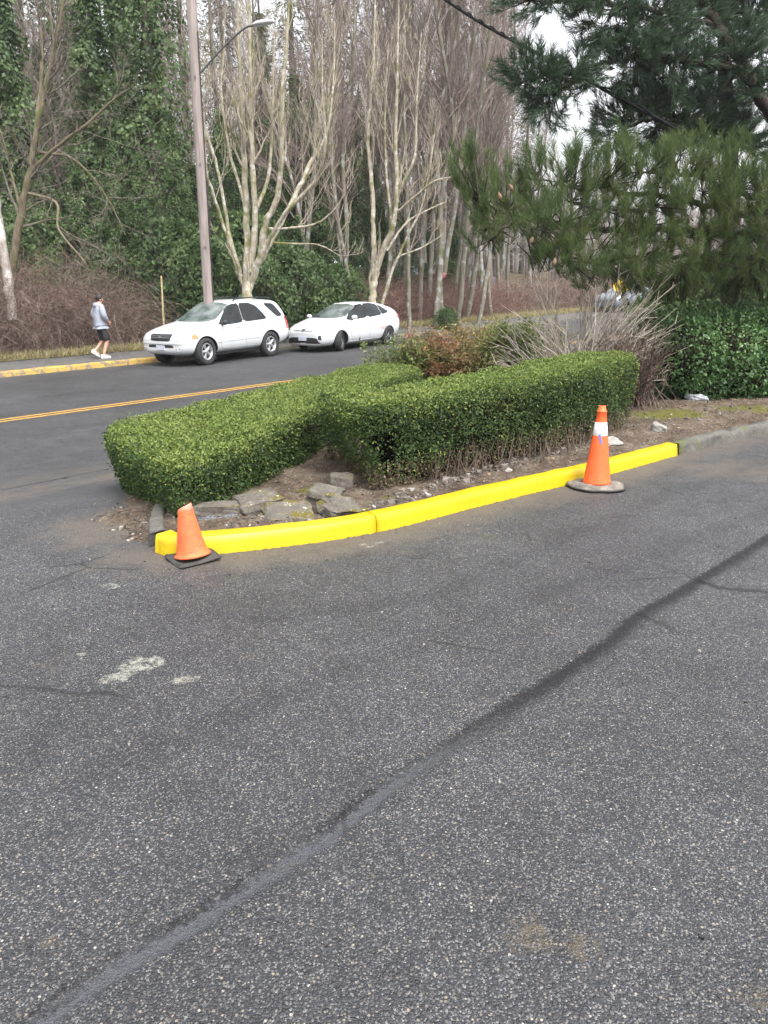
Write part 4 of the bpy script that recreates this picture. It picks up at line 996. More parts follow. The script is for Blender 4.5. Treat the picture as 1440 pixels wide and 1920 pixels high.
# yellow sign panel behind the shrub
p = atY(1165, 537, 45.0); sg = empty('road_sign', (p[0], p[1], float(zg(p[0], p[1])))); tag(sg, 'yellow sign panel glimpsed under the pine boughs behind the bare shrub', 'sign')
hz = p[2] - sg.location.z
bm = bmesh.new(); bmesh.ops.create_cube(bm, size=1)
for v in bm.verts: v.co = Vector((v.co.x * .75, v.co.y * .02, v.co.z * .75))
bmesh.ops.bevel(bm, geom=[e for e in bm.edges if abs((e.verts[0].co - e.verts[1].co).y) > .01], offset=.05, segments=4, affect='EDGES')
bmesh.ops.rotate(bm, verts=bm.verts, matrix=Matrix.Rotation(R(45), 3, 'Y')); bmesh.ops.translate(bm, verts=bm.verts, vec=(0, 0, hz))
bm_obj('panel', bm, plain('sign_yellow', (.72, .5, .03), .45, .08), sg, False)
bar('post', (0, .04, 0), (0, .04, hz + .2), .03, plain('galvanised', (.3, .31, .32), .5, .15, metal=.4), sg)

# ------------------------------------------------------------------ pole, lamp, wires, stake
M_POLE = barkmat('pole_wood', (.16, .132, .12), (.31, .265, .25), 5, stretch=14, bump=.35)
p = atY(391, 558, 23.6); pu, pv = uv_of(p[0], p[1]); 
pole_xy = np.array([p[0], p[1]]); pz = float(zg(*pole_xy))
up_ = empty('utility_pole', (pole_xy[0], pole_xy[1], pz)); tag(up_, 'tall weathered wooden utility pole rising behind the white sport utility car', 'pole')
mb = MB(); zz = np.linspace(-.2, 14, 12); mb.tube(np.column_stack([np.zeros(12), np.zeros(12), zz]), np.linspace(.155, .125, 12), 20); mb.build('shaft', M_POLE, up_)
def z_at(px, py, Y): return atY(px, py, Y)[2] - pz
M_STEEL = plain('lamp_steel', (.12, .125, .13), .5, .1, metal=.5)
M_LAMP = plain('lamp_housing', (.5, .52, .54), .4, .06)
arm0 = Vector((.12, -.05, z_at(372, 140, 23.6)))
lampw = atY(478, 47, 22.9); end = Vector((lampw[0] - pole_xy[0], lampw[1] - pole_xy[1], lampw[2] - pz))
bar('lamp_arm', tuple(arm0), tuple(end), .028, M_STEEL, up_, mid=[tuple(arm0.lerp(end, .4) + Vector((0, 0, .12))), tuple(arm0.lerp(end, .8) + Vector((0, 0, .14)))])
bm = bmesh.new(); bmesh.ops.create_uvsphere(bm, u_segments=20, v_segments=12, radius=1)
for v in bm.verts: v.co = Vector((v.co.x * .36 * (1 if v.co.x > 0 else .8), v.co.y * .13, v.co.z * (.085 if v.co.z > 0 else .05)))
lh = bm_obj('lamp_head', bm, M_LAMP, up_); lh.location = end + Vector((.2, -.05, .02)); lh.rotation_euler = (0, -.06, -.25)
bar('conduit', (.15, -.06, 1.0), (.14, -.06, z_at(372, 60, 23.6)), .018, M_BLK2, up_, 6)
for h_ in (3.2, 5.4, 7.6): 
    mb = MB(); mb.tube([(.02, -.16, h_), (.02, -.19, h_)], .03, 8); mb.build('bolt', M_STEEL, up_)
# overhead cable bundle at the top
c0, c1, c2 = atY(790, -30, 19.0), atY(905, 45, 17.0), atY(1040, 118, 15.6)
M_CABLE = plain('cable_sheath', (.012, .012, .013), .95, .2, spec=.1); wb = empty('cable_bundle', tuple(c1)); tag(wb, 'thick black overhead cable bundle crossing the sky top centre', 'cable')
A = np.array([c0 + (c0 - c1) * 1.2, c0, c1, c2, c2 + (c2 - c1) * 2.0])
mb = MB(); mb.tube(catmull(A - c1, 8), .027, 6); mb.build('cable', M_CABLE, wb)
sp = catmull(A - c1, 40); k_ = np.arange(len(sp)); sp = sp + np.column_stack([np.zeros(len(sp)), .03 * np.cos(k_ * .9), .03 * np.sin(k_ * .9) + .02]); mb = MB(); mb.tube(sp, .012, 4); mb.build('lashing_wire', M_CABLE, wb)
# marker stake
p = atY(306, 600, 23.9); st_ = empty('marker_stake', (p[0], p[1], float(zg(p[0], p[1])))); tag(st_, 'thin pale wooden stake standing in the brambles left of the white car', 'stake')
mb = MB(); mb.tube([(0, 0, -.1), (.01, 0, 1.0), (.035, .01, atY(309, 517, 23.9)[2] - st_.location.z)], [.035, .034, .03], 6); mb.build('shaft', plain('stake_wood', (.3, .25, .13), .9, .3, 12), st_)

# ------------------------------------------------------------------ person
def skin_obj(name, verts, edges, radii, mat, parent, sub=2, root=0):
    me = bpy.data.meshes.new(name); me.from_pydata(verts, edges, []); o = link(bpy.data.objects.new(name, me))
    m = o.modifiers.new('sk', 'SKIN'); m.use_smooth_shade = True; m.branch_smoothing = .6
    if not me.skin_vertices: me.skin_vertices.new(name='')
    for i, (v, r) in enumerate(zip(me.skin_vertices[0].data, radii)):
        v.radius = r if isinstance(r, tuple) else (r, r); v.use_root = (i == root)
    s = o.modifiers.new('sb', 'SUBSURF'); s.levels = sub; s.render_levels = sub
    e = eval_mesh(o); bpy.data.objects.remove(o)
    e.materials.clear(); e.materials.append(mat)
    for q in e.polygons: q.use_smooth = True
    return link(bpy.data.objects.new(name, e), parent)
pp = atY(194, 668, 22.7); ph = empty('person', (pp[0], pp[1], float(zg(pp[0], pp[1])) + .004), R(40)); tag(ph, 'person in pale grey hoodie, black shorts and white shoes walking on the sidewalk', 'person')
ph['label'] = 'person in pale grey hoodie, black shorts and white shoes walking on the sidewalk'
M_SKIN = plain('skin', (.48, .27, .2), .55, .08, 9); M_HOOD = plain('hoodie', (.25, .27, .32), .9, .08, 6, bump=.3); M_SHORT = plain('shorts', (.012, .013, .017), .8, .2); M_HAIR = plain('hair', (.012, .01, .009), .6, .3, 40); M_SHOE = plain('shoe', (.55, .54, .5), .6, .08)
# x forward, y left, z up: walking, right arm bent forward, left arm hidden in front
j = dict(pel=(0, 0, .99), sp=(-.03, 0, 1.2), ch=(-.02, 0, 1.42), nk=(.02, 0, 1.55), hd=(.05, 0, 1.64), ht=(.055, 0, 1.76),
         rs=(.0, -.18, 1.48), re=(.02, -.25, 1.2), rw=(.17, -.17, 1.04), ls=(.0, .18, 1.48), le=(-.1, .24, 1.22), lw=(.03, .2, 1.02),
         rh=(.0, -.1, .95), rk=(.12, -.1, .53), ra=(-.02, -.1, .12), lh=(.0, .1, .95), lk=(.08, .1, .52), la=(-.2, .09, .22))
names = list(j); idx = {n: i for i, n in enumerate(names)}
E_ = [('pel', 'sp'), ('sp', 'ch'), ('ch', 'nk'), ('nk', 'hd'), ('hd', 'ht'), ('ch', 'rs'), ('rs', 're'), ('re', 'rw'), ('ch', 'ls'), ('ls', 'le'), ('le', 'lw'), ('pel', 'rh'), ('rh', 'rk'), ('rk', 'ra'), ('pel', 'lh'), ('lh', 'lk'), ('lk', 'la')]
rad = dict(pel=(.13, .1), sp=(.125, .095), ch=(.14, .1), nk=.055, hd=(.075, .092), ht=(.05, .06), rs=.06, re=.043, rw=.028, ls=.06, le=.043, lw=.028, rh=.09, rk=.062, ra=.04, lh=.09, lk=.062, la=.04)
V = [j[n] for n in names]; E2 = [(idx[a], idx[b]) for a, b in E_]; RR = [rad[n] for n in names]
def add_chain(start, pts, rs):
    prev = start
    for p, r in zip(pts, rs): V.append(tuple(p)); RR.append(r); E2.append((prev, len(V) - 1)); prev = len(V) - 1
    return prev
for wn, sd, en in (('rw', -1, 're'), ('lw', 1, 'le')):                # palms with five fingers each
    w_ = Vector(j[wn]); d = (w_ - Vector(j[en])).normalized(); side = d.cross(Vector((0, sd, 0))).normalized(); nrm = d.cross(side).normalized()
    palm = add_chain(idx[wn], [w_ + d * .045], [(.03, .018)])
    for k, (o_, L_) in enumerate(((-.03, .065), (-.01, .075), (.01, .07), (.03, .055))):
        b0 = w_ + d * .085 + side * o_; add_chain(palm, [b0, b0 + d * L_ * .5 + nrm * .012, b0 + d * L_ * .8 + nrm * .035], [.0095, .0085, .007])
    b0 = w_ + d * .05 - side * .04; add_chain(palm, [b0, b0 + d * .03 - side * .012 + nrm * .015], [.011, .009])
for an, fw in (('ra', (.16, 0, -.075)), ('la', (.14, 0, -.12))): add_chain(idx[an], [Vector(j[an]) + Vector(fw)], [.035])
hv = add_chain(idx['hd'], [Vector(j['hd']) + Vector((.088, 0, -.005))], [.016])      # nose
skin_obj('body', V, E2, RR, M_SKIN, ph)
# face details
mb = MB()
for s in (-1, 1):
    mb.lathe([(.001, -.012), (.011, -.006), (.013, 0), (.011, .006), (.001, .012)], 10, 'x', (.128, s * .032, 1.665))
mb.build('eyes', M_HAIR, ph)
mb = MB(); mb.tube([(.128, -.025, 1.595), (.136, 0, 1.593), (.128, .025, 1.595)], .008, 6); mb.build('mouth', plain('lips', (.35, .12, .1), .5), ph)
for s in (-1, 1):
    mb = MB(); mb.lathe([(.001, -.01), (.022, -.008), (.03, 0), (.022, .008), (.001, .01)], 12, 'y', (.03, s * .082, 1.64)); mb.build('ear', M_SKIN, ph)
bm = bmesh.new(); bmesh.ops.create_icosphere(bm, subdivisions=4, radius=1)
for v in bm.verts:
    n = v.co.copy(); v.co = Vector((n.x * .108 + .035, n.y * .098, n.z * .115 + 1.69)) + n * .014 * mnoise.noise(n * 5)
bmesh.ops.delete(bm, geom=[v for v in bm.verts if (v.co.x > .085 and v.co.z < 1.73) or v.co.z < 1.60], context='VERTS')
bmesh.ops.solidify(bm, geom=bm.faces[:], thickness=.012)
bm_obj('hair', bm, M_HAIR, ph)
hn = dict(b=(-.005, 0, .94), w=(-.01, 0, 1.03), s=(-.035, 0, 1.2), c=(-.025, 0, 1.4), n=(-.005, 0, 1.52), rs=(0, -.185, 1.475), re=(.02, -.255, 1.2), rw=(.145, -.185, 1.065), ls=(0, .185, 1.475), le=(-.1, .245, 1.22), lw=(.01, .205, 1.05))
nn_ = list(hn); ii = {n: i for i, n in enumerate(nn_)}
ee = [('b', 'w'), ('w', 's'), ('s', 'c'), ('c', 'n'), ('c', 'rs'), ('rs', 're'), ('re', 'rw'), ('c', 'ls'), ('ls', 'le'), ('le', 'lw')]
hr = dict(b=(.205, .17), w=(.205, .17), s=(.205, .17), c=(.205, .165), n=(.115, .11), rs=.1, re=.09, rw=.058, ls=.1, le=.09, lw=.058)
skin_obj('hoodie', [hn[n] for n in nn_], [(ii[a], ii[b]) for a, b in ee], [hr[n] for n in nn_], M_HOOD, ph, root=1)
bm = bmesh.new(); bmesh.ops.create_uvsphere(bm, u_segments=16, v_segments=10, radius=1)
for v in bm.verts: v.co = Vector((v.co.x * .1 - .06, v.co.y * .135, v.co.z * .085 + 1.485))
bm_obj('hood', bm, M_HOOD, ph)
sn = [(0, 0, .93), (.0, -.085, .86), (.08, -.1, .6), (.1, -.1, .5), (0, .085, .86), (.055, .1, .6), (.07, .1, .5)]
skin_obj('shorts', sn, [(0, 1), (1, 2), (2, 3), (0, 4), (4, 5), (5, 6)], [(.11, .1), .1, .112, .116, .1, .112, .116], M_SHORT, ph)
for a, an, pit in ((j['ra'], -.02, 0.0), (j['la'], 0, R(38))):
    bm = bmesh.new(); bmesh.ops.create_uvsphere(bm, u_segments=20, v_segments=12, radius=1)
    for v in bm.verts:
        x, y, z = v.co; v.co = Vector((x * .155 + .055, y * .052 * (1 - .12 * x), max(z, -.55) * .062 * (1 + .25 * max(0, -x)) - .04))
        if x < -.1 and z > .1: v.co.z += .05 * min(1, -x * 1.5)
    bmesh.ops.rotate(bm, verts=bm.verts, matrix=Matrix.Rotation(pit, 3, 'Y'))
    o = bm_obj('shoe', bm, M_SHOE, ph); o.location = (a[0], a[1], a[2] - (.045 if pit == 0 else .03))
# ------------------------------------------------------------------ vegetation
def bare_tree(trunks, seed, h, spread=.5, twig=1.0, up=.75, lvl=3, low=.35, dens=1.0, trunk_k=8, rtw=.006):
    """trunks: list of polylines [(x,y,z,r)...]; returns trunk mesh builder and branch builder"""
    g = np.random.default_rng(seed); tb, bb = MB(), MB(); S0, S1, R0, R1 = [], [], [], []
    def stick(a, b, r0, r1): S0.append(a); S1.append(b); R0.append(r0); R1.append(r1)
    def grow(p, d, L, r, l):
        n = 6; pts = [p]; rr = [r]
        for i in range(n):
            d = unit(d + g.normal(0, .13, 3) + np.array([0, 0, up * .16])); p = p + d * L / n; pts.append(p); rr.append(r * (1 - .8 * (i + 1) / n))
        pts = np.array(pts)
        if l <= 1 and r > .012: bb.tube(pts, rr, 5)
        else:
            for a, b, q0, q1 in zip(pts[:-1], pts[1:], rr[:-1], rr[1:]): stick(a, b, q0, q1)
        if l >= lvl: return
        m = max(2, int((4.5 if l == 0 else 5) * dens * min(1.6, .5 + L / 2.2)))
        for _ in range(m):
            f = g.uniform(.18, .95); k = f * n; i = min(int(k), n - 1); q = pts[i] + (pts[i + 1] - pts[i]) * (k - i)
            dd = unit(pts[i + 1] - pts[i]); a = unit(np.cross(dd, g.normal(size=3)))
            nd = unit(dd * (.9 - spread * .3) + a * (spread + .25) + np.array([0, 0, up * .25]))
            grow(q, nd, L * g.uniform(.32, .6), max(rr[i] * g.uniform(.4, .62), rtw), l + 1)
    for tr in trunks:
        tr = np.array(tr, float); C = catmull(tr[:, :3], 6); rad = np.interp(np.linspace(0, 1, len(C)), np.linspace(0, 1, len(tr)), tr[:, 3])
        C[1:-1] += g.normal(0, .012, (len(C) - 2, 3)) * rad[1:-1, None] * 12
        tb.tube(C, rad * (1 + .05 * g.normal(size=len(C))), trunk_k)
        s = np.concatenate([[0], np.cumsum(np.linalg.norm(np.diff(C, axis=0), axis=1))]); T = s[-1]
        nb = int(T * 2.1 * dens * twig)
        for _ in range(nb):
            f = g.uniform(low, .99); i = min(int(np.searchsorted(s, f * T)), len(C) - 2)
            dd = unit(C[i + 1] - C[i]); a = unit(np.cross(dd, g.normal(size=3)))
            nd = unit(dd * .75 + a * (spread + .2) * g.uniform(.7, 1.3) + np.array([0, 0, up * .2]))
            grow(C[i], nd, h * g.uniform(.1, .24) * (1.15 - f * .55), max(rad[i] * g.uniform(.3, .55), rtw * 1.4), 1)
    bb.sticks(np.array(S0), np.array(S1), R0, R1)
    return tb, bb
def tree_obj(name, tb, bb, mt, mbm, loc, label, cat='tree', group=None):
    r = empty(name, loc); tb.build('trunk', mt, r); bb.build('branches', mbm, r); tag(r, label, cat, group); return r
def ground_at(x, y): return float(ground_z(np.array(x), np.array(y)))
def spot(px, Y):
    x = (px - 720) / F * Y * CP; y = Y; return (x, y, ground_at(x, y) - .05)
M_TAN = barkmat('pale_tan_bark', (.19, .168, .12), (.4, .36, .28), 7, moss=(.15, .15, .06), lichen=(.42, .4, .35), bump=.7)
M_TANB = barkmat('tan_branch_bark', (.22, .19, .145), (.42, .37, .295), 7, moss=(.17, .16, .08), bump=.3)
M_ALD = barkmat('alder_bark', (.1, .09, .07), (.2, .185, .15), 4, moss=(.1, .11, .05), lichen=(.25, .25, .235), bump=.4)
M_ALDB = barkmat('alder_twigs', (.14, .11, .095), (.25, .2, .178), 6, bump=.2)
M_DRK = barkmat('dark_bark', (.045, .04, .033), (.12, .105, .088), 4, moss=(.06, .07, .03), bump=.6)
M_TWG = barkmat('grey_twigs', (.09, .078, .066), (.2, .175, .15), 6, moss=(.11, .105, .06), bump=.2)

def px_trunk(pts, Y0, base):
    """trunk line surveyed as (px, py, distance offset, radius) and set down relative to base"""
    out = []
    for px, py, dy, r in pts:
        p = atY(px, py, Y0 + dy) - np.array(base); out.append((p[0], p[1], p[2], r * .85))
    return out
# the pale multi-stemmed tree behind the white sport utility car
Y1 = 25.0; b1 = spot(462, Y1); b1 = (b1[0], b1[1], b1[2])
stems = [[(461, 590, 0, .21), (463, 545, 0, .2), (466, 500, .1, .17)], [(464, 520, 0, .135), (462, 420, .1, .115), (458, 300, .2, .1), (452, 180, .3, .085), (447, 60, .3, .055), (444, -120, .3, .02)],
         [(470, 510, -.1, .13), (478, 420, -.2, .11), (474, 310, -.3, .095), (470, 200, -.3, .075), (468, 60, -.4, .06), (466, -140, -.4, .02)],
         [(470, 530, 0, .14), (489, 480, -.3, .14), (497, 420, -.5, .115), (520, 370, -.6, .1), (528, 280, -.8, .085), (530, 170, -.9, .07), (540, 40, -1, .045), (542, -120, -1, .015)],
         [(488, 490, -.2, .11), (520, 430, .3, .09), (552, 370, .6, .09), (580, 310, .9, .075), (612, 250, 1.1, .055), (625, 150, 1.2, .035), (628, 40, 1.2, .015)],
         [(494, 470, -.3, .09), (535, 400, -.8, .075), (590, 340, -1.1, .06), (610, 270, -1.4, .05), (605, 180, -1.5, .03), (604, 60, -1.5, .012)],
         [(452, 520, .1, .09), (432, 450, .4, .07), (420, 380, .6, .06), (404, 300, .9, .05), (385, 240, 1.1, .035), (372, 150, 1.2, .02), (365, 40, 1.2, .01)],
         [(450, 510, -.2, .07), (425, 440, -.6, .06), (395, 350, -.9, .05), (388, 330, -1, .04), (383, 230, -1, .02), (380, 120, -1, .01)],
         [(476, 400, -.2, .07), (498, 350, .2, .065), (508, 290, .3, .055), (512, 170, .4, .035), (515, 20, .4, .015)],
         [(458, 380, .1, .06), (430, 280, .5, .05), (415, 175, .7, .04), (420, 90, .8, .03), (424, -60, .8, .012)],
         [(500, 430, -.4, .05), (540, 428, -.8, .04), (590, 420, -1, .035), (620, 400, -1.2, .025), (650, 360, -1.3, .012)],
         [(505, 455, .1, .045), (550, 457, .3, .035), (600, 460, .4, .025), (640, 482, .4, .01)]]
tb, bb = bare_tree([px_trunk(s, Y1, b1) for s in stems], 3, 9.5, .34, .8, 1.25, 3, .28, .95, 10, .0075)
tree_obj('bare_tree', tb, bb, M_TAN, M_TANB, b1, 'pale bark many-stemmed bare tree fanning out directly behind the white sport utility car')
Y2 = 28.5; b2_ = spot(700, Y2)
stems = [[(697, 580, 0, .17), (700, 540, 0, .155), (704, 510, 0, .13)], [(702, 520, 0, .12), (700, 440, .1, .1), (698, 360, .2, .09), (690, 250, .3, .07), (700, 120, .4, .05), (705, -60, .4, .02)],
         [(704, 520, 0, .13), (718, 470, -.2, .12), (738, 420, -.4, .1), (744, 350, -.5, .09), (742, 260, -.5, .07), (745, 140, -.6, .05), (748, -30, -.6, .02)],
         [(740, 380, -.4, .075), (762, 330, -.7, .07), (778, 290, -.8, .055), (782, 180, -.9, .04), (790, 60, -.9, .015)],
         [(742, 400, -.4, .05), (770, 375, -.7, .045), (815, 340, -1, .035), (850, 330, -1.2, .025), (880, 300, -1.3, .01)],
         [(725, 470, -.2, .05), (760, 420, .3, .045), (800, 395, .6, .035), (845, 375, .8, .015)],
         [(715, 575, .4, .075), (735, 510, .3, .065), (765, 440, .2, .055), (790, 390, .1, .04), (808, 300, 0, .025), (820, 200, 0, .01)],
         [(748, 480, .3, .035), (790, 465, .3, .03), (830, 440, .3, .012)],
         [(735, 420, -.3, .06), (725, 330, -.2, .05), (722, 220, -.1, .04), (728, 80, 0, .015)]]
tb, bb = bare_tree([px_trunk(s, Y2, b2_) for s in stems], 5, 9, .34, .8, 1.25, 3, .28, .95, 10, .0075)
tree_obj('bare_tree', tb, bb, M_TAN, M_TANB, b2_, 'pale forked bare tree with a leaning side stem behind the white hatchback')
# leaning tree on the left edge
Y3 = 24.0; b3 = spot(12, Y3)
stems = [[(4, 600, 0, .17), (20, 520, 0, .14), (38, 410, 0, .125), (52, 340, -.1, .115), (66, 260, -.2, .095), (82, 180, -.3, .085), (104, 80, -.4, .06), (130, -60, -.4, .03)],
         [(60, 300, -.1, .075), (72, 200, .3, .06), (80, 100, .5, .05), (70, 0, .6, .03), (75, -90, .6, .015)],
         [(50, 330, 0, .06), (95, 285, -.4, .055), (160, 235, -.9, .045), (210, 190, -1.3, .03), (250, 160, -1.6, .012)],
         [(45, 360, 0, .055), (105, 380, -.5, .045), (110, 430, -.8, .04), (150, 480, -1, .025), (165, 500, -1.1, .01)],
         [(70, 285, 0, .05), (140, 300, .4, .045), (200, 370, .6, .035), (235, 440, .8, .015)],
         [(40, 400, 0, .045), (20, 320, .4, .04), (5, 260, .6, .03), (-20, 180, .7, .015)]]
tb, bb = bare_tree([px_trunk(s, Y3, b3) for s in stems], 8, 9, .6, 1.2, .3, 3, .25, 1.1, 10, .0075)
tree_obj('bare_tree', tb, bb, barkmat('mossy_brown_bark', (.09, .075, .05), (.2, .17, .115), 6, moss=(.11, .11, .05), bump=.6), M_TWG, b3, 'mossy brown tree leaning right at the left edge, long drooping limbs')
b4 = spot(2, 23.2)
tb, bb = bare_tree([px_trunk([(24, 600, 0, .16), (14, 520, 0, .15), (4, 450, 0, .13), (-6, 380, 0, .12), (-30, 200, 0, .09), (-40, 0, 0, .05)], 23.2, b4)], 9, 8, .5, .5, .6, 3, .5, .8, 10)
tree_obj('bare_tree', tb, bb, barkmat('white_blotched_bark', (.2, .17, .15), (.42, .38, .35), 3, stretch=2, lichen=(.5, .47, .45)), M_TWG, b4, 'pale pinkish grey trunk at the far left edge behind the walking path')

# the stand of slim alders: copies of a few individuals
AL = 'slim bare alders standing in the wood'
protos = []
for k in range(5):
    g = np.random.default_rng(20 + k); h = 15 + 3 * g.random(); lean = g.normal(0, .5, 2)
    lean *= 2.2; tr = [(0, 0, -.3, .115), (lean[0] * .15 + g.normal(0, .12), lean[1] * .15, h * .2, .1), (lean[0] * .35 + g.normal(0, .2), lean[1] * .3, h * .4, .08), (lean[0] * .6 + g.normal(0, .3), lean[1] * .6, h * .65, .055), (lean[0] + g.normal(0, .3), lean[1], h, .015)]
    trs = [tr]
    if k in (1, 3): trs.append([(0, 0, h * .12, .09), (.5, .2, h * .35, .075), (.9, .3, h * .65, .05), (1.1, .3, h * .9, .015)])
    tb, bb = bare_tree(trs, 40 + k, h, .55, .8, .8, 3, .22, 1.0, 7, .0075)
    protos.append((tb, bb))
placed = []
for i, (px, Y, s) in enumerate([(566, 33, 1.0), (585, 37, .9), (602, 31, .8), (640, 34, 1.0), (655, 39, 1.1), (668, 32, .85), (684, 41, 1.0), (722, 36, 1.05), (752, 40, 1.0), (768, 33, .9), (786, 36, 1.1), (800, 38, 1.2), (818, 34, 1.25), (832, 36, 1.3), (846, 40, 1.0), (858, 34, 1.1), (872, 38, 1.2), (884, 43, 1.1), (896, 36, .95), (910, 42, 1.0), (924, 39, .9), (940, 46, .9), (955, 43, .75), (985, 50, .75), (1010, 56, .7), (540, 42, 1.0), (505, 39, 1.0), (430, 41, 1.05), (400, 36, .9), (345, 40, 1.0), (236, 38, .9), (150, 34, .85), (95, 36, .9), (40, 33, .9), (615, 44, 1.2), (700, 47, 1.2), (830, 48, 1.2), (900, 52, 1.1), (765, 50, 1.2), (560, 50, 1.2), (640, 52, 1.2), (730, 55, 1.2), (868, 56, 1.2), (800, 58, 1.2), (930, 58, 1.0), (480, 52, 1.2), (300, 50, 1.1), (120, 46, 1.0)]):
    tb, bb = protos[i % 5]
    if i < 5:
        r = tree_obj('alder_tree', tb, bb, M_ALD, M_ALDB, spot(px, Y), 'slim bare grey alder in the wood', 'tree', AL); protos[i] = (r, r)
    else: r = copy_tree(protos[i % 5][0])
    r.location = spot(px, Y); r.rotation_euler = (rng.normal(0, .06), rng.normal(0, .06), rng.uniform(0, 6.28)); r.scale = (s, s, s * rng.uniform(.95, 1.15))
    r['label'] = 'slim bare grey trunk among the tangle of bare alders beyond the two white cars' if px > 480 else 'slim bare grey trunk among the ivy-clad trees beyond the sidewalk'
    r['group'] = AL if px > 480 else 'bare trunks among the ivy-clad trees'

# conifers
def conifer(h, rb, n, seed, droop=.25, size=(.28, .6), clear=.12, pw=.9):
    g = np.random.default_rng(seed); tb, bb = MB(), MB()
    tb.tube([(0, 0, -.3), (0, 0, h * .5), (0, 0, h)], [h * .016, h * .009, .02], 8)
    f = clear + (1 - clear) * g.random(n) ** 1.15; whorl = np.round(f * h / .55) * .55 / h; f = np.clip(whorl + g.normal(0, .008, n), clear, 1)
    az = g.integers(0, 11, n) * 2.399 + np.round(f * h / .55) * 1.7 + g.normal(0, .16, n)
    R_ = rb * (1 - f) ** pw + .12; lump = .65 + .5 * np.sin(az * 3 + f * 40) * np.sin(f * 23 + az); R_ = R_ * np.clip(lump + .35, .35, 1.15)
    rr = R_ * np.sqrt(g.random(n)) ; z = f * h - droop * rr + .1 * rr ** 2 / rb
    P = np.column_stack([np.cos(az) * rr, np.sin(az) * rr, z + g.normal(0, .06, n)])
    out = np.column_stack([np.cos(az), np.sin(az), np.full(n, -.35)]); D = unit(out + rnd_dirs(n) * .55); N_ = unit(np.array([0, 0, 1.]) + rnd_dirs(n) * .6)
    s = g.uniform(*size, n)
    bb.leaves(P, D, N_, s, s * .34)
    m = 160; f = clear + (1 - clear) * g.random(m); az = g.random(m) * 6.28; rr = rb * (1 - f) ** pw * g.uniform(.6, 1, m)
    P0 = np.column_stack([np.zeros(m), np.zeros(m), f * h]); P1 = np.column_stack([np.cos(az) * rr, np.sin(az) * rr, f * h - droop * rr]); tb.sticks(P0, P1, .03, .008)
    return tb, bb
M_CONI = leafmat('conifer_needles', [(0, (.055, .08, .05)), (.5, (.095, .125, .08)), (1, (.15, .175, .12))], .7, .15)
cp = []
for k in range(3):
    tb, bb = conifer(26 + 3 * k, 3.6 + .5 * k, 4200, 60 + k); r = empty('conifer_tree'); tb.build('trunk', M_DRK, r); bb.build('crown', M_CONI, r); cp.append(r)
CG = 'tall conifers behind the wood'
for i, (px, Y, s) in enumerate([(40, 50, 1.0), (215, 52, 1.0), (95, 56, 1.0), (150, 62, 1.05), (265, 60, 1.0), (370, 66, .95), (440, 70, 1.0), (640, 62, 1.0), (318, 58, .95), (735, 66, 1.05), (840, 70, .95), (925, 70, .8), (975, 82, .7), (1092, 95, .62), (1118, 120, .55), (-40, 44, 1), (560, 70, 1.0), (890, 84, .85)]):
    r = cp[i] if i < 3 else copy_tree(cp[i % 3]); r.location = spot(px, Y); r.rotation_euler = (0, 0, rng.uniform(0, 6.28)); r.scale = (s, s, s)
    tag(r, 'tall dark conifer rising behind the ivy-clad trees on the left' if px < 420 else ('small conifer against the bright gap of sky' if px > 960 else 'tall grey-green conifer crown behind the bare alders'), 'tree', CG if px < 420 else ('small conifers in the sky gap' if px > 960 else 'conifers behind the alders'))

# ivy-clad trees and dark evergreen undergrowth
def ivy_tree(h, r0, n, seed, skirt=1.2):
    g = np.random.default_rng(seed); tb, bb = MB(), MB()
    ln = g.normal(0, .35, 2); zz = np.linspace(-.3, h, 8); tb.tube(np.column_stack([ln[0] * (zz / h) ** 2, ln[1] * (zz / h) ** 2, zz]), np.linspace(.26, .05, 8), 9)
    z = h * .94 * g.random(n) ** 1.25; az = g.random(n) * 6.2832
    lump = .75 + .4 * np.sin(az * 2 + z * 1.3 + seed) + .3 * np.sin(az * 3 - z * 2.1) + .25 * np.sin(z * 3.7 + az)
    R_ = (r0 + skirt * np.exp(-z / 3.2)) * np.clip(lump, .3, 1.7) * np.clip((h - z) / (h * .3), .25, 1)
    rr = R_ * g.random(n) ** .35
    P = np.column_stack([ln[0] * (z / h) ** 2 + np.cos(az) * rr, ln[1] * (z / h) ** 2 + np.sin(az) * rr, z + g.normal(0, .12, n)])
    out = np.column_stack([np.cos(az), np.sin(az), np.full(n, .1)])
    D = unit(np.array([0, 0, -.8]) + out * .4 + rnd_dirs(n) * .7); N_ = unit(out + rnd_dirs(n) * .8); s = g.uniform(.10, .22, n)
    bb.leaves(P, D, N_, s, s * .62)
    return tb, bb
M_IVY = leafmat('ivy_leaf', [(0, (.035, .066, .024)), (.45, (.066, .112, .038)), (.8, (.112, .165, .058)), (1, (.18, .23, .105))], .6, .35, patch=.45, pscale=.7)
ip = []
for k in range(3):
    tb, bb = ivy_tree(13 + 2.5 * k, .75 + .15 * k, 15000, 80 + k); r = empty('ivy_clad_tree'); tb.build('trunk', M_DRK, r); bb.build('ivy', M_IVY, r); ip.append(r)
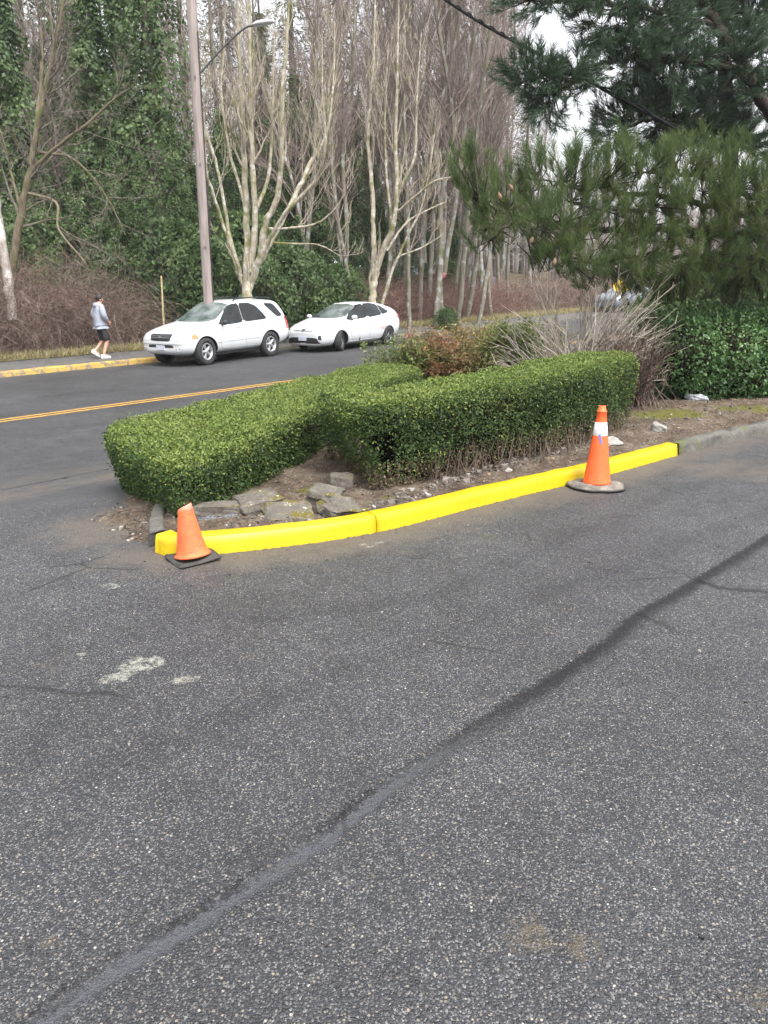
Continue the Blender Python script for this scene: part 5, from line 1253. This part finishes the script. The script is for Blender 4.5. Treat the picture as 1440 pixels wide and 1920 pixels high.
for i, (px, Y, s) in enumerate([(205, 33, 1.0), (268, 36, .95), (312, 32, 1.05), (55, 31, .95), (15, 36, 1.0), (135, 36, .62), (165, 30, .55), (420, 33, .55), (520, 35, .55), (372, 35, .5), (590, 37, .55), (350, 30, .45), (95, 30, .5), (235, 29.5, .45), (650, 40, .5), (470, 40, .62), (760, 46, .5), (-30, 31, .9), (560, 30.5, .38), (285, 29, .42), (183, 38, .95), (720, 40, .42), (600, 36, .62), (662, 38, .55), (700, 42, .66), (556, 38, .7), (800, 45, .55), (848, 43, .4), (460, 34, .5), (505, 42, .8)]):
    r = ip[i] if i < 3 else copy_tree(ip[i % 3]); r.location = spot(px, Y); r.rotation_euler = (0, 0, rng.uniform(0, 6.28)); r.scale = (s * 1.1, s * 1.1, s)
    tag(r, 'ivy-clad trunk in the dark green wall of trees left of the pole' if px < 380 else 'ivy-smothered trunk in the green undergrowth behind the pale bare trees', 'tree', 'ivy-clad trees left of the pole' if px < 380 else 'ivy-clad trees behind the pale bare trees')
def bush_leaves(n, rx, ry, h, s0, s1, g, asp=.6):
    az = g.random(n) * 6.2832; t_ = g.random(n) ** .8; lump = .8 + .25 * np.sin(az * 3 + t_ * 5) + .2 * np.sin(az * 5 - t_ * 9)
    k = np.sqrt(np.clip(1 - (t_ * 1.02 - .25) ** 2 / .6, .02, 1)) * lump * g.random(n) ** .3
    P = np.column_stack([np.cos(az) * rx * k, np.sin(az) * ry * k, t_ * h]); out = unit(np.column_stack([np.cos(az), np.sin(az), t_ * .8]))
    s = g.uniform(s0, s1, n); return P, unit(out * .5 + rnd_dirs(n)), unit(out + rnd_dirs(n) * .7), s, s * asp
eb = []
for k in range(2):
    g = np.random.default_rng(90 + k); mb = MB(); mb.leaves(*bush_leaves(6500, 1.7, 1.4, 2.9, .09, .19, g)); tb = MB(); m = 40
    tb.sticks(g.normal(0, .25, (m, 3)) * [1, 1, 0], g.normal(0, .9, (m, 3)) * [1, 1, 0] + [0, 0, 2.2], .03, .01); r = empty('evergreen_shrub'); tb.build('stems', M_DRK, r); mb.build('foliage', M_IVY, r); eb.append(r)
for i, (px, Y, s) in enumerate([(352, 28, 1.0), (395, 27.6, 1.1), (432, 28.5, 1.1), (500, 28, .95), (540, 29, 1.05), (575, 30, 1.0), (610, 31.5, 1.0), (640, 33, .9), (325, 29, 1.2), (270, 31, 1.2), (180, 31, 1.3), (110, 30, 1.2), (50, 29, 1.2), (100, 25.3, .42), (838, 33.2, .4), (470, 30, 1.3), (220, 28.8, .9)]):
    r = eb[i] if i < 2 else copy_tree(eb[i % 2]); r.location = spot(px, Y); r.rotation_euler = (0, 0, rng.uniform(0, 6.28)); r.scale = (s, s, s * (1.15 if px < 600 else 1))
    small = s < .6
    tag(r, ('small evergreen shrub low in the brambles behind the walker' if px < 200 else 'small dark evergreen shrub on the bank right of the hatchback') if small else 'dark evergreen shrub in the undergrowth at the foot of the ivy-clad trees', 'shrub', None if small else 'evergreen shrubs at the wood edge')

for i, (px, Y, s) in enumerate([(1240, 19.5, .62), (1310, 18.5, .68), (1390, 18.0, .75), (1460, 17.5, .8), (1540, 17.5, .85), (1350, 21.5, .9), (1270, 23, .8), (1450, 22, 1.0)]):
    r = copy_tree(eb[i % 2]); p_ = spot(px, Y); r.location = (p_[0], p_[1], p_[2]); r.rotation_euler = (0, 0, rng.uniform(0, 6.28)); r.scale = (s, s, s * 1.05)
    tag(r, 'dark evergreen shrub in the shade under the pine boughs behind the laurel hedge', 'shrub', 'evergreen shrubs under the pine')
# bramble thickets: masses of thin arching canes
def thicket(name, pts, n, h, seed, mat, label, depth=1.3, rad=.006, leafm=None):
    g = np.random.default_rng(seed); D_, _ = dense(pts, .05); i = g.integers(0, len(D_), n); hf = np.interp(i, np.arange(0, len(D_) + 1, max(1, len(D_) // (len(h) - 1)))[:len(h)], h)
    T = unit(np.gradient(D_, axis=0))[i]; side = np.stack([-T[:, 1], T[:, 0]], 1)
    B = D_[i] + side * (g.random(n)[:, None] * depth); zb = ground_z(B[:, 0], B[:, 1]) - .05
    P = np.column_stack([B, zb]); az = g.random(n) * 6.28; d = unit(np.column_stack([np.cos(az) * .55, np.sin(az) * .55, np.ones(n)]))
    L = hf * g.uniform(.35, 1.0, n); k = 6; S0, S1, r0, r1 = [], [], [], []
    org = np.array([D_[:, 0].mean(), D_[:, 1].mean(), zb.mean()])
    r_ = rad * g.uniform(.6, 1.6, n)
    for s in range(k):
        d = unit(d + g.normal(0, .2, (n, 3)) + np.array([0, 0, .1 - .14 * s])); Q = P + d * (L * 1.25 / k)[:, None]
        S0.append(P - org); S1.append(Q - org); r0.append(r_ * (1 - s / k * .7)); r1.append(r_ * (1 - (s + 1) / k * .7))
        if s >= 1:                                       # side twigs
            m = g.random(n) < .8; tw = Q[m] + unit(d[m] + rnd_dirs(m.sum()) * 1.1) * g.uniform(.15, .5, m.sum())[:, None]
            S0.append(Q[m] - org); S1.append(tw - org); r0.append(r_[m] * .55); r1.append(r_[m] * .3)
        P = Q
    r = empty(name, tuple(org)); mb = MB(); mb.sticks(np.concatenate(S0), np.concatenate(S1), np.concatenate(r0), np.concatenate(r1)); mb.build('stems', mat, r)
    m = n * 2; i = g.integers(0, len(D_), m); T = unit(np.gradient(D_, axis=0))[i]; side = np.stack([-T[:, 1], T[:, 0]], 1); B = D_[i] + side * (g.random(m)[:, None] * depth); zz = ground_z(B[:, 0], B[:, 1])
    Z = np.interp(i, np.arange(0, len(D_) + 1, max(1, len(D_) // (len(h) - 1)))[:len(h)], h) * g.random(m) ** 1.4 * .8
    mb = MB(); s = g.uniform(.04, .09, m); mb.leaves(np.column_stack([B, zz + Z]) - org, rnd_dirs(m), rnd_dirs(m), s, s * .6); mb.build('foliage', leafm or M_BRL, r)
    return tag(r, label, 'thicket')
M_BRM = leafmat('bramble_cane', [(0, (.07, .047, .038)), (.5, (.16, .107, .087)), (.85, (.24, .172, .14)), (1, (.36, .285, .235))], .8, 0)
M_BRL = leafmat('bramble_leaf', [(0, (.06, .04, .028)), (.5, (.12, .077, .056)), (.8, (.11, .095, .05)), (1, (.2, .15, .1))], .8, .15)
def vline(us, v): return [np.array(xy_of(u, v)) for u in us]
thicket('bramble_thicket', vline(np.linspace(-8, 5.4, 12), 9.6), 6500, [2.9, 3.0, 3.2, 3.6, 3.6, 2.8], 101, M_BRM, 'tall reddish brown bramble thicket behind the sidewalk and the walker', 2.6)
thicket('bramble_thicket', vline(np.linspace(5.5, 12.5, 8), 9.8), 2400, [1.5, 1.2, 1.3, 1.5], 102, leafmat('dry_cane', [(0, (.07, .055, .04)), (.6, (.17, .135, .1)), (1, (.3, .25, .18))], .8, 0), 'low tan thicket of dry canes between and behind the two white cars', 2.2)
thicket('bramble_thicket', vline(np.linspace(12.5, 27, 12), 9.7), 6500, [1.7, 2.3, 2.3, 2.2, 2.2, 2.0], 103, leafmat('red_cane', [(0, (.08, .045, .038)), (.5, (.18, .1, .082)), (.85, (.26, .155, .127)), (1, (.36, .26, .21))], .8, 0), 'low reddish bramble thicket right of the white hatchback', 3.0)

thicket('bramble_thicket', vline(np.linspace(27, 52, 14), 9.7), 3600, [2.2, 2.4, 2.6, 2.6], 104, M_BRM, 'far brown thicket on the bank behind the bare shrub and under the pine boughs', 3.0, .009)
# verge: rough dry grass
M_VERGE = plain('verge_earth', (.19, .165, .08), .95, .35, 4, bump=.8)
tag(strip('verge', -45, 60, np.linspace(V1 + 2.0, V1 + 3.4, 8), .4, .02, M_VERGE), kind='structure')
n = 30000; u_ = rng.uniform(-12, 36, n); v_ = V1 + 2.0 + np.abs(rng.normal(0, .5, n)) - .08 + .1 * np.sin(u_ * 2.3); x, y = xy_of(u_, v_); z = zg(x, y)
D = unit(np.column_stack([rng.normal(0, .6, n), rng.normal(0, .6, n), np.ones(n)])); mb = MB(); s = rng.uniform(.08, .32, n)
mb.leaves(np.column_stack([x, y, z]), D, rnd_dirs(n), s, .02)
n = 9000; u_ = rng.uniform(14, 40, n); v_ = rng.uniform(V1 + .2, V1 + 2.2, n); x, y = xy_of(u_, v_)
tag(mb.build('grass', leafmat('dry_grass', [(0, (.16, .155, .055)), (.4, (.3, .265, .12)), (.75, (.46, .4, .24)), (1, (.25, .28, .08))], .8, .3, patch=.4, pscale=.6)), kind='stuff')

# the far wood: the mass of trunks and twigs beyond the trees one can tell apart
g = np.random.default_rng(5); mb = MB(); n = 850
px = g.uniform(-200, 1650, n); Y = g.uniform(58, 120, n); x = (px - 720) / F * Y * CP; z = ground_z(x, Y); h = g.uniform(9, 22, n) * np.where(px > 1000, .5, np.where(px > 880, .66, .9))
P0 = np.column_stack([x, Y, z]); ln = g.normal(0, .7, (n, 2)); P1 = P0 + np.column_stack([ln, h]); mb.sticks(P0, P1, g.uniform(.08, .2, n), .03, 5)
m = 55000; i = g.integers(0, n, m); f = g.uniform(.15, 1, m); A = P0[i] + (P1[i] - P0[i]) * f[:, None]; L = g.uniform(.6, 3.2, m) * (1.25 - f)
az = g.random(m) * 6.28; A = A + np.column_stack([np.cos(az), np.sin(az), np.zeros(m)]) * (g.random(m) * 1.6 * (1.3 - f))[:, None]
B = A + unit(np.column_stack([np.cos(az), np.sin(az), g.uniform(-.2, 1.3, m)])) * L[:, None]; mb.sticks(A, B, .016, .006)
tag(mb.build('woods', leafmat('far_twigs', [(0, (.12, .098, .09)), (.6, (.2, .165, .152)), (1, (.28, .24, .222))], .9, 0)), kind='stuff')

# ------------------------------------------------------------------ island shrubs
M_NSTEM = plain('nandina_stem', (.1, .075, .05), .9, .3, 12)
def nandina(x, y, h, n, stops, seed, label, wide=.42):
    g = np.random.default_rng(seed); zb = bz(x, y); r = empty('nandina_shrub', (x, y, zb)); tag(r, label, 'shrub', 'nandina shrubs between the hedges and the road')
    m = 16; B = np.column_stack([g.normal(0, .14, (m, 2)), np.zeros(m)]); T = B + np.column_stack([g.normal(0, wide * .45, (m, 2)), g.uniform(.6, .95, m) * h]); mb = MB(); mb.sticks(B, T, .009, .006); 
    k = 180; i = g.integers(0, m, k); f = g.uniform(.45, 1, k); A = B[i] + (T[i] - B[i]) * f[:, None]; E_ = A + unit(np.column_stack([g.normal(0, 1, (k, 2)), g.uniform(-.1, .9, k)])) * g.uniform(.12, .34, k)[:, None]; mb.sticks(A, E_, .004, .002)
    mb.build('stems', M_NSTEM, r)
    q = g.integers(0, k, n); P = A[q] + (E_[q] - A[q]) * g.uniform(.3, 1.15, n)[:, None] + g.normal(0, .045, (n, 3)); P[:, 2] = np.maximum(P[:, 2], .1)
    s = g.uniform(.045, .09, n); mb = MB(); mb.leaves(P, unit(rnd_dirs(n) + [0, 0, -.15]), unit(rnd_dirs(n) * .8 + [0, 0, .7]), s, s * .36); mb.build('foliage', leafmat('nandina_leaf', stops, .5, .35, patch=.5, pscale=3.0), r)
GR = [(0, (.05, .085, .025)), (.5, (.11, .16, .048)), (1, (.22, .25, .085))]; YG = [(0, (.1, .125, .035)), (.5, (.22, .225, .07)), (1, (.36, .31, .11))]; RD = [(0, (.1, .115, .04)), (.4, (.22, .19, .07)), (.7, (.3, .14, .08)), (1, (.4, .17, .12))]; OR = [(0, (.12, .13, .045)), (.5, (.28, .22, .095)), (1, (.42, .28, .16))]
for (px, Y, ytop, n, st, lab, wd) in ((752, 13.2, 622, 1100, GR, 'green nandina shrub at the left end of the row, before the hatchback rear wheel', .34), (800, 13.4, 612, 1300, YG, 'yellowish nandina shrub, second from the left end of the row', .36), (828, 13.3, 608, 1300, RD, 'red-leaved nandina shrub, the reddest of the row', .38), (880, 13.6, 606, 1500, OR, 'bronze pink nandina shrub just right of the red one', .45), (925, 13.4, 600, 1500, YG, 'yellow-green nandina shrub left of the bare shrub', .45), (975, 13.2, 596, 1500, GR, 'green nandina shrub behind the left twigs of the bare shrub', .45), (1010, 14.6, 600, 1200, YG, 'yellow-green nandina shrub farthest back behind the bare shrub', .4)):
    p = atY(px, 650, Y); zt = atY(px, ytop, Y)[2]; nandina(p[0], p[1], zt - bz(p[0], p[1]), n * 3, st, int(px), lab, wd)

def twig_shrub(x, y, targets, seed, label, mat, name='bare_shrub', n=125, r=.0115, sub=6):
    g = np.random.default_rng(seed); zb = bz(x, y); root = empty(name, (x, y, zb)); tag(root, label, 'shrub'); mb = MB(); tw = MB(); S0, S1 = [], []
    for k in range(n):
        tx, ty, tz = targets[g.integers(0, len(targets))]; T = np.array([tx + g.normal(0, .16) - x, ty + g.normal(0, .35) - y, (tz - zb) * g.uniform(.55, 1.05)])
        B = np.array([g.normal(0, .22), g.normal(0, .16), -.05]); M_ = B * .5 + T * .42 + np.array([0, 0, T[2] * .12]) + g.normal(0, .05, 3)
        C = catmull([B, M_, T], 5); rr = r * g.uniform(.5, 1.25); mb.tube(C, np.linspace(rr, rr * .3, len(C)), 4)
        for _ in range(sub):
            i = g.integers(3, len(C) - 1); d = unit(C[i] - C[i - 1]); e = C[i] + unit(d + rnd_dirs(1)[0] * .55 + [0, 0, .1]) * g.uniform(.15, .5)
            S0.append(C[i]); S1.append(e)
            if g.random() < .6: S0.append((C[i] + e) / 2); S1.append((C[i] + e) / 2 + unit(d + rnd_dirs(1)[0] * .8) * g.uniform(.08, .25))
    tw.sticks(S0, S1, .0052, .0025); mb.build('stems', mat, root); tw.build('twigs', mat, root); return root
M_BTW = leafmat('bare_shrub_bark', [(0, (.22, .185, .15)), (.5, (.38, .335, .275)), (1, (.55, .5, .44))], .85, 0)
pb_ = atY(1085, 690, 11.6); tg = [tuple(atY(px, py, 11.6 + dy)) for px, py, dy in ((985, 560, .2), (1005, 520, .4), (1040, 560, .5), (1070, 540, .3), (1105, 510, .2), (1130, 500, 0), (1165, 490, -.1), (1200, 480, 0), (1225, 500, -.2), (1245, 520, -.2), (1255, 560, -.2), (1240, 590, 0), (1200, 560, .4), (960, 600, .3), (1020, 600, -.3), (1150, 570, -.4), (1215, 610, -.4), (950, 660, 0), (1210, 640, -.2))]
twig_shrub(pb_[0], pb_[1], tg, 7, 'leafless shrub with pale fanning twigs behind the rounded hedge', M_BTW)
M_BST = leafmat('brown_stem', [(0, (.045, .03, .024)), (.6, (.105, .07, .055)), (1, (.2, .15, .12))], .85, 0)
for px, Y, lab in ((1178, 11.3, 'brown tangle of dead upright stems at the right end of the rounded hedge'),):
    p = atY(px, 700, Y); tg = [tuple(atY(px + dx, py, Y + dy)) for dx, py, dy in ((-50, 640, .2), (-20, 615, 0), (10, 610, .3), (35, 630, 0), (50, 660, -.2), (20, 650, -.4), (-70, 660, .3))]
    twig_shrub(p[0], p[1], tg, 31, lab, M_BST, 'dead_shrub', 165, .01, 5)

# dark glossy laurel hedge on the right
M_LAU = leafmat('laurel_leaf', [(0, (.022, .055, .017)), (.45, (.05, .115, .032)), (.8, (.1, .185, .054)), (1, (.17, .25, .09))], .45, .3, patch=.35, pscale=1.6, spec=.5)
def mound(name, ctrs, n, ll, lw, mat, label, cat='hedge', seed=0, corem=None, zmin=None):
    g = np.random.default_rng(seed); Ps, Ns = [], []
    tot = sum(r[0] * r[2] for c, r in ctrs)
    o0 = np.array(ctrs[0][0]); root = empty(name, tuple(o0)); tag(root, label, cat); core = MB()
    for c, r in ctrs:
        m = int(n * r[0] * r[2] / tot); d = rnd_dirs(m); b = fbm(d * 2.2 + np.array(c), 1.3, 3); P = np.array(c) + d * np.array(r) * (1 + .16 * b)[:, None] * (1 - .22 * g.random(m) ** 2)[:, None]
        Ps.append(P); Ns.append(unit(d / np.array(r)))
    P = np.vstack(Ps); N_ = np.vstack(Ns)
    keep = np.ones(len(P), bool)
    for c, r in ctrs: keep &= (((P - np.array(c)) / (np.array(r) * .74)) ** 2).sum(1) > 1
    if zmin is not None: keep &= P[:, 2] > zmin
    P, N_ = P[keep], N_[keep]; m = len(P); s = g.uniform(.7, 1.3, m)
    mb = MB(); mb.leaves(P - o0, unit(N_ * .6 + rnd_dirs(m) * .8 + [0, 0, .1]), unit(N_ + rnd_dirs(m) * .6), ll * s, lw * s); mb.build('foliage', mat, root)
    bm = bmesh.new()
    for c, r in ctrs:
        res = bmesh.ops.create_icosphere(bm, subdivisions=3, radius=1)
        for v in res['verts']: v.co = Vector(v.co * .72) * 1; v.co = Vector((v.co.x * r[0], v.co.y * r[1], v.co.z * r[2])) + Vector(np.array(c) - o0)
    bm_obj('inner_branches', bm, corem or M_CORE, root)
    return root
cs = []
for px, py, Y, rx, ry, rz in ((1275, 668, 12.3, .62, .8, .68), (1340, 660, 12.6, .75, .9, .74), (1420, 655, 13.0, .85, 1.0, .80), (1510, 650, 13.4, .9, 1.1, .88), (1610, 650, 14, 1, 1.1, .9), (1250, 700, 12.6, .45, .6, .5), (1380, 700, 12.3, .6, .6, .5), (1300, 720, 12.2, .5, .5, .42), (1460, 700, 12.6, .7, .7, .5)):
    cs.append((tuple(atY(px, py, Y)), (rx, ry, rz)))
mound('laurel_hedge', cs, 52000, .058, .032, M_LAU, 'large dark glossy laurel hedge at the right edge', seed=3, zmin=.12)
# darker brown-green scrub between laurel and pine boughs
# ------------------------------------------------------------------ pines
M_PBARK = barkmat('pine_bark', (.022, .017, .014), (.06, .047, .039), 6, stretch=4, bump=.9)
M_PIN = leafmat('pine_needles', [(0, (.038, .064, .026)), (.5, (.075, .115, .038)), (.85, (.125, .165, .055)), (1, (.2, .21, .09))], .6, .45, patch=.35, pscale=2.0)
M_PIN2 = leafmat('dark_pine_needles', [(0, (.025, .048, .028)), (.5, (.048, .085, .048)), (1, (.09, .135, .075))], .5, .25)
M_CON = plain('cone_scales', (.17, .105, .06), .8, .25, 30)
def pine(name, loc, boughs, clusters, trunk, ntuft, nn, nl, seed, mat, label, nw=.0048, bias=(-.3, -.1, 1.1), cones=0):
    g = np.random.default_rng(seed); o0 = np.array(loc); root = empty(name, tuple(loc)); tag(root, label, 'tree')
    tb = MB(); tb.tube(catmull(np.array([t[:3] for t in trunk]) - o0, 6), np.interp(np.linspace(0, 1, 6 * (len(trunk) - 1) + 1), np.linspace(0, 1, len(trunk)), [t[3] for t in trunk]), 12); tb.build('trunk', M_PBARK, root)
    bb = MB(); sk = []
    for b in boughs:
        b = np.array(b); C = catmull(b[:, :3], 8); C[1:] += g.normal(0, .025, (len(C) - 1, 3)); bb.tube(C - o0, np.interp(np.linspace(0, 1, len(C)), np.linspace(0, 1, len(b)), b[:, 3]), 6); sk.append(C)
    SK = np.vstack(sk)
    vol = np.array([r[0] * r[1] * r[2] for c, r in clusters]) ** .75; cnt = np.maximum(6, (ntuft * vol / vol.sum())).astype(int)
    TP, TD, E0, E1 = [], [], [], []
    for (c, r), m in zip(clusters, cnt):
        c = np.array(c); d = rnd_dirs(m) * (g.random(m) ** .4)[:, None]; P = c + d * np.array(r)
        hub = SK[np.argmin(((SK - c) ** 2).sum(1))]
        for p in P:
            q = SK[np.argmin(((SK - p) ** 2).sum(1))]; q = q * .55 + (c + (hub - c) * .3) * .45
            E0.append(q); E1.append(p)
        TP.append(P); TD.append(unit(unit(P - hub) * .55 + np.array(bias) + rnd_dirs(m) * .35))
        E0.append(hub); E1.append(c)
    bb.sticks(np.array(E0) - o0, np.array(E1) - o0, .011, .006); bb.build('branches', M_PBARK, root)
    P = np.vstack(TP); D = np.vstack(TD); T = len(P); L = g.uniform(.16, .36, T)
    i = np.repeat(np.arange(T), nn); f = g.random(T * nn); B = P[i] + D[i] * (L[i] * f)[:, None]
    rd = rnd_dirs(T * nn); rd = unit(rd - D[i] * (rd * D[i]).sum(1)[:, None]); nd = unit(D[i] * g.uniform(.6, 1.3, T * nn)[:, None] + rd * .62)
    ln = g.uniform(.75, 1.2, T * nn) * nl
    S = unit(np.cross(nd, rnd_dirs(T * nn))); w_ = nw
    V = np.stack([B - S * w_ / 2, B + S * w_ / 2, B + nd * ln[:, None] + S * w_ * .25, B + nd * ln[:, None] - S * w_ * .25], 1) - o0
    mb = MB(); mb.add(V.reshape(-1, 3), np.arange(len(B) * 4).reshape(-1, 4)); mb.build('needles', mat, root)
    return root
def W3(px, py, Y): return tuple(atY(px, py, Y))
def cl(px, py, Y, rpx, rpy, rd): s = Y / F; return (W3(px, py, Y), (rpx * s, rd, rpy * s))
# near pine: trunk just outside the frame on the right, low boughs reaching left over the shrubs
bx, by = W3(1530, 560, 12.6)[:2]
trunk = [(bx, by, bz(bx, by) - .1, .17), (bx - .05, by, 1.4, .15), (bx + .1, by + .1, 3.0, .12), (bx + .1, by + .2, 4.3, .05)]
B0 = lambda z: (bx + .02, by, z)
bo = lambda *ps: [(*p[:3], r) for p, r in ps]
boughs = [bo((B0(2.4), .07), (W3(1380, 440, 12.6), .055), (W3(1200, 430, 12.1), .045), (W3(1040, 420, 11.6), .03), (W3(900, 385, 11.1), .012)), bo((B0(2.8), .06), (W3(1400, 400, 12.5), .05), (W3(1240, 370, 12.1), .035), (W3(1090, 350, 11.6), .02), (W3(1000, 340, 11), .01)), bo((B0(3.2), .055), (W3(1420, 370, 12.2), .045), (W3(1300, 330, 12), .03), (W3(1180, 320, 12), .012)), bo((B0(2.0), .05), (W3(1390, 480, 12.5), .04), (W3(1220, 480, 12), .03), (W3(1060, 490, 11.4), .015)), bo((W3(1040, 420, 11.2), .025), (W3(960, 420, 10.8), .018), (W3(920, 450, 10.6), .01))]
clus = [cl(885, 345, 11, 34, 50, .35), cl(905, 410, 11, 40, 50, .35), cl(950, 380, 11.2, 45, 60, .4), cl(925, 450, 10.8, 40, 34, .3), cl(1003, 345, 11.2, 26, 50, .3), cl(1000, 410, 11, 50, 50, .4), cl(1030, 450, 10.7, 50, 46, .4), cl(1075, 340, 11.3, 55, 46, .4), cl(1080, 410, 11.3, 60, 60, .5), cl(1060, 495, 10.8, 70, 34, .35), cl(1150, 350, 11.5, 50, 60, .5), cl(1160, 430, 11.5, 60, 60, .5), cl(1150, 500, 11.2, 60, 34, .4), cl(1215, 330, 11.8, 55, 50, .5), cl(1240, 410, 11.6, 60, 60, .6), cl(1240, 490, 11.6, 70, 46, .5), cl(1290, 320, 12, 45, 50, .5), cl(1320, 400, 11.8, 60, 70, .6), cl(1330, 490, 12, 60, 55, .6), cl(1375, 340, 12, 55, 50, .5), cl(1410, 420, 12, 60, 70, .6), cl(1430, 510, 12.4, 60, 60, .6), cl(1440, 350, 12.2, 45, 50, .5), cl(1172, 292, 11.8, 16, 24, .2), cl(1275, 296, 12.1, 22, 24, .25), cl(1345, 310, 12.1, 30, 30, .3), cl(888, 305, 10.9, 12, 20, .18), cl(1004, 315, 11.1, 13, 26, .2), cl(1082, 310, 11.3, 24, 24, .25), cl(1030, 500, 10.6, 40, 24, .25), cl(1100, 525, 10.8, 50, 22, .3), cl(1200, 530, 11.2, 60, 26, .35), cl(1310, 540, 11.8, 60, 28, .4), cl(1500, 430, 12.6, 60, 110, .7), cl(1150, 545, 11.6, 60, 22, .3), cl(1260, 560, 12.3, 60, 26, .35), cl(1380, 560, 12.8, 70, 30, .4), cl(1545, 300, 12.8, 60, 60, .6), cl(1560, 230, 12.9, 45, 40, .5), cl(1620, 330, 13.0, 70, 60, .6), cl(1640, 440, 12.8, 70, 70, .7)]
np1 = pine('pine_tree', (bx, by, bz(bx, by)), boughs, clus, trunk, 1500, 84, .125, 41, M_PIN, 'bright green low pine with long boughs reaching left over the shrubs')
mb = None
for k, (px, py, Y) in enumerate(((958, 352, 10.6), (937, 368, 10.55), (1040, 491, 10.35), (1178, 308, 11.5), (997, 450, 10.4))):
    c = np.array(W3(px, py, Y)) - np.array(np1.location); mb = MB(); mb.lathe([(.001, -.05), (.02, -.035), (.027, -.01), (.022, .02), (.01, .045), (.001, .055)], 10); o = mb.build('pine_cone', M_CON, np1); o.location = c; o.rotation_euler = (rng.normal(0, .5), rng.normal(0, .5), 0)
# back pine: dark crown filling the upper right corner
bx2, by2 = W3(1385, 560, 16.5)[:2]; zb2 = float(bz(bx2, by2))
trunk = [(bx2, by2, zb2 - .1, .2), (*W3(1372, 400, 16.5), .16), (*W3(1362, 200, 16.5), .14), (*W3(1355, 0, 16.5), .1), (*W3(1350, -250, 16.5), .04)]
tk = lambda py: W3(1366, py, 16.5)
boughs = [bo((W3(1500, 330, 15.2), .13), (W3(1440, 205, 15), .11), (W3(1385, 110, 15), .1), (W3(1335, 40, 15), .09), (W3(1270, -60, 15), .08)), bo((W3(1400, 130, 15), .05), (W3(1250, 110, 14.6), .045), (W3(1130, 120, 14.2), .035), (W3(1040, 140, 14), .02), (W3(960, 160, 13.9), .01)), bo((tk(260), .05), (W3(1270, 220, 15.4), .04), (W3(1200, 230, 15), .03), (W3(1140, 250, 14.6), .012)), bo((W3(1340, 50, 15), .05), (W3(1220, 20, 14.6), .04), (W3(1120, 0, 14.2), .03), (W3(1000, 0, 13.6), .012)), bo((tk(150), .05), (W3(1410, 130, 16), .04), (W3(1450, 160, 15.8), .02)), bo((tk(60), .05), (W3(1410, 40, 15.8), .04), (W3(1460, 60, 15.4), .02))]
clus = [cl(985, 5, 13.5, 40, 16, .3), cl(1040, 8, 13.6, 40, 20, .3), cl(1095, 15, 13.9, 30, 30, .3), cl(1000, 140, 13.9, 48, 34, .35), cl(1045, 165, 14, 50, 40, .35), cl(1025, 200, 14, 34, 26, .3), cl(1085, 140, 14.1, 45, 30, .3), cl(980, 150, 13.9, 26, 24, .25), cl(1150, 40, 14.4, 45, 55, .4), cl(1220, 60, 14.6, 60, 60, .5), cl(1180, 110, 14.4, 60, 30, .4), cl(1290, 30, 15, 60, 50, .5), cl(1260, 130, 14.8, 60, 50, .5), cl(1230, 180, 15, 60, 40, .4), cl(1180, 215, 15, 55, 34, .4), cl(1280, 220, 15.4, 60, 40, .5), cl(1150, 255, 14.7, 30, 26, .3), cl(1230, 265, 15.4, 45, 30, .4), cl(1390, 20, 15.6, 60, 46, .5), cl(1430, 80, 15.4, 45, 40, .4), cl(1340, 150, 15.6, 40, 50, .4), cl(1330, 250, 16, 60, 36, .5), cl(1400, 265, 16.2, 60, 40, .5), cl(1420, 180, 15.8, 45, 30, .4), cl(1425, 150, 14.6, 36, 34, .3), cl(1395, 90, 14.5, 36, 26, .3), cl(1150, -60, 14.5, 140, 50, .6), cl(1350, -60, 15.2, 140, 50, .6)]
pine('pine_tree', (bx2, by2, zb2), boughs, clus, trunk, 2100, 66, .15, 43, M_PIN2, 'dark tall pine with leaning limb filling the upper right corner', .0075, (-.1, -.1, .35))

# ------------------------------------------------------------------ damp air
bm = bmesh.new(); bmesh.ops.create_cube(bm, size=1)
for v in bm.verts: v.co = Vector((v.co.x * 600, v.co.y * 560 + 180, (v.co.z + .5) * 52 - 8))
hm = bpy.data.materials.new('air'); hm.use_nodes = True; ht = hm.node_tree; ht.nodes.clear()
ho = ht.nodes.new('ShaderNodeOutputMaterial'); hv_ = ht.nodes.new('ShaderNodeVolumePrincipled'); hv_.inputs['Color'].default_value = (.9, .92, .96, 1); hv_.inputs['Density'].default_value = .0005; hv_.inputs['Anisotropy'].default_value = .2
ht.links.new(hv_.outputs[0], ho.inputs['Volume'])
tag(bm_obj('haze', bm, hm), kind='stuff')
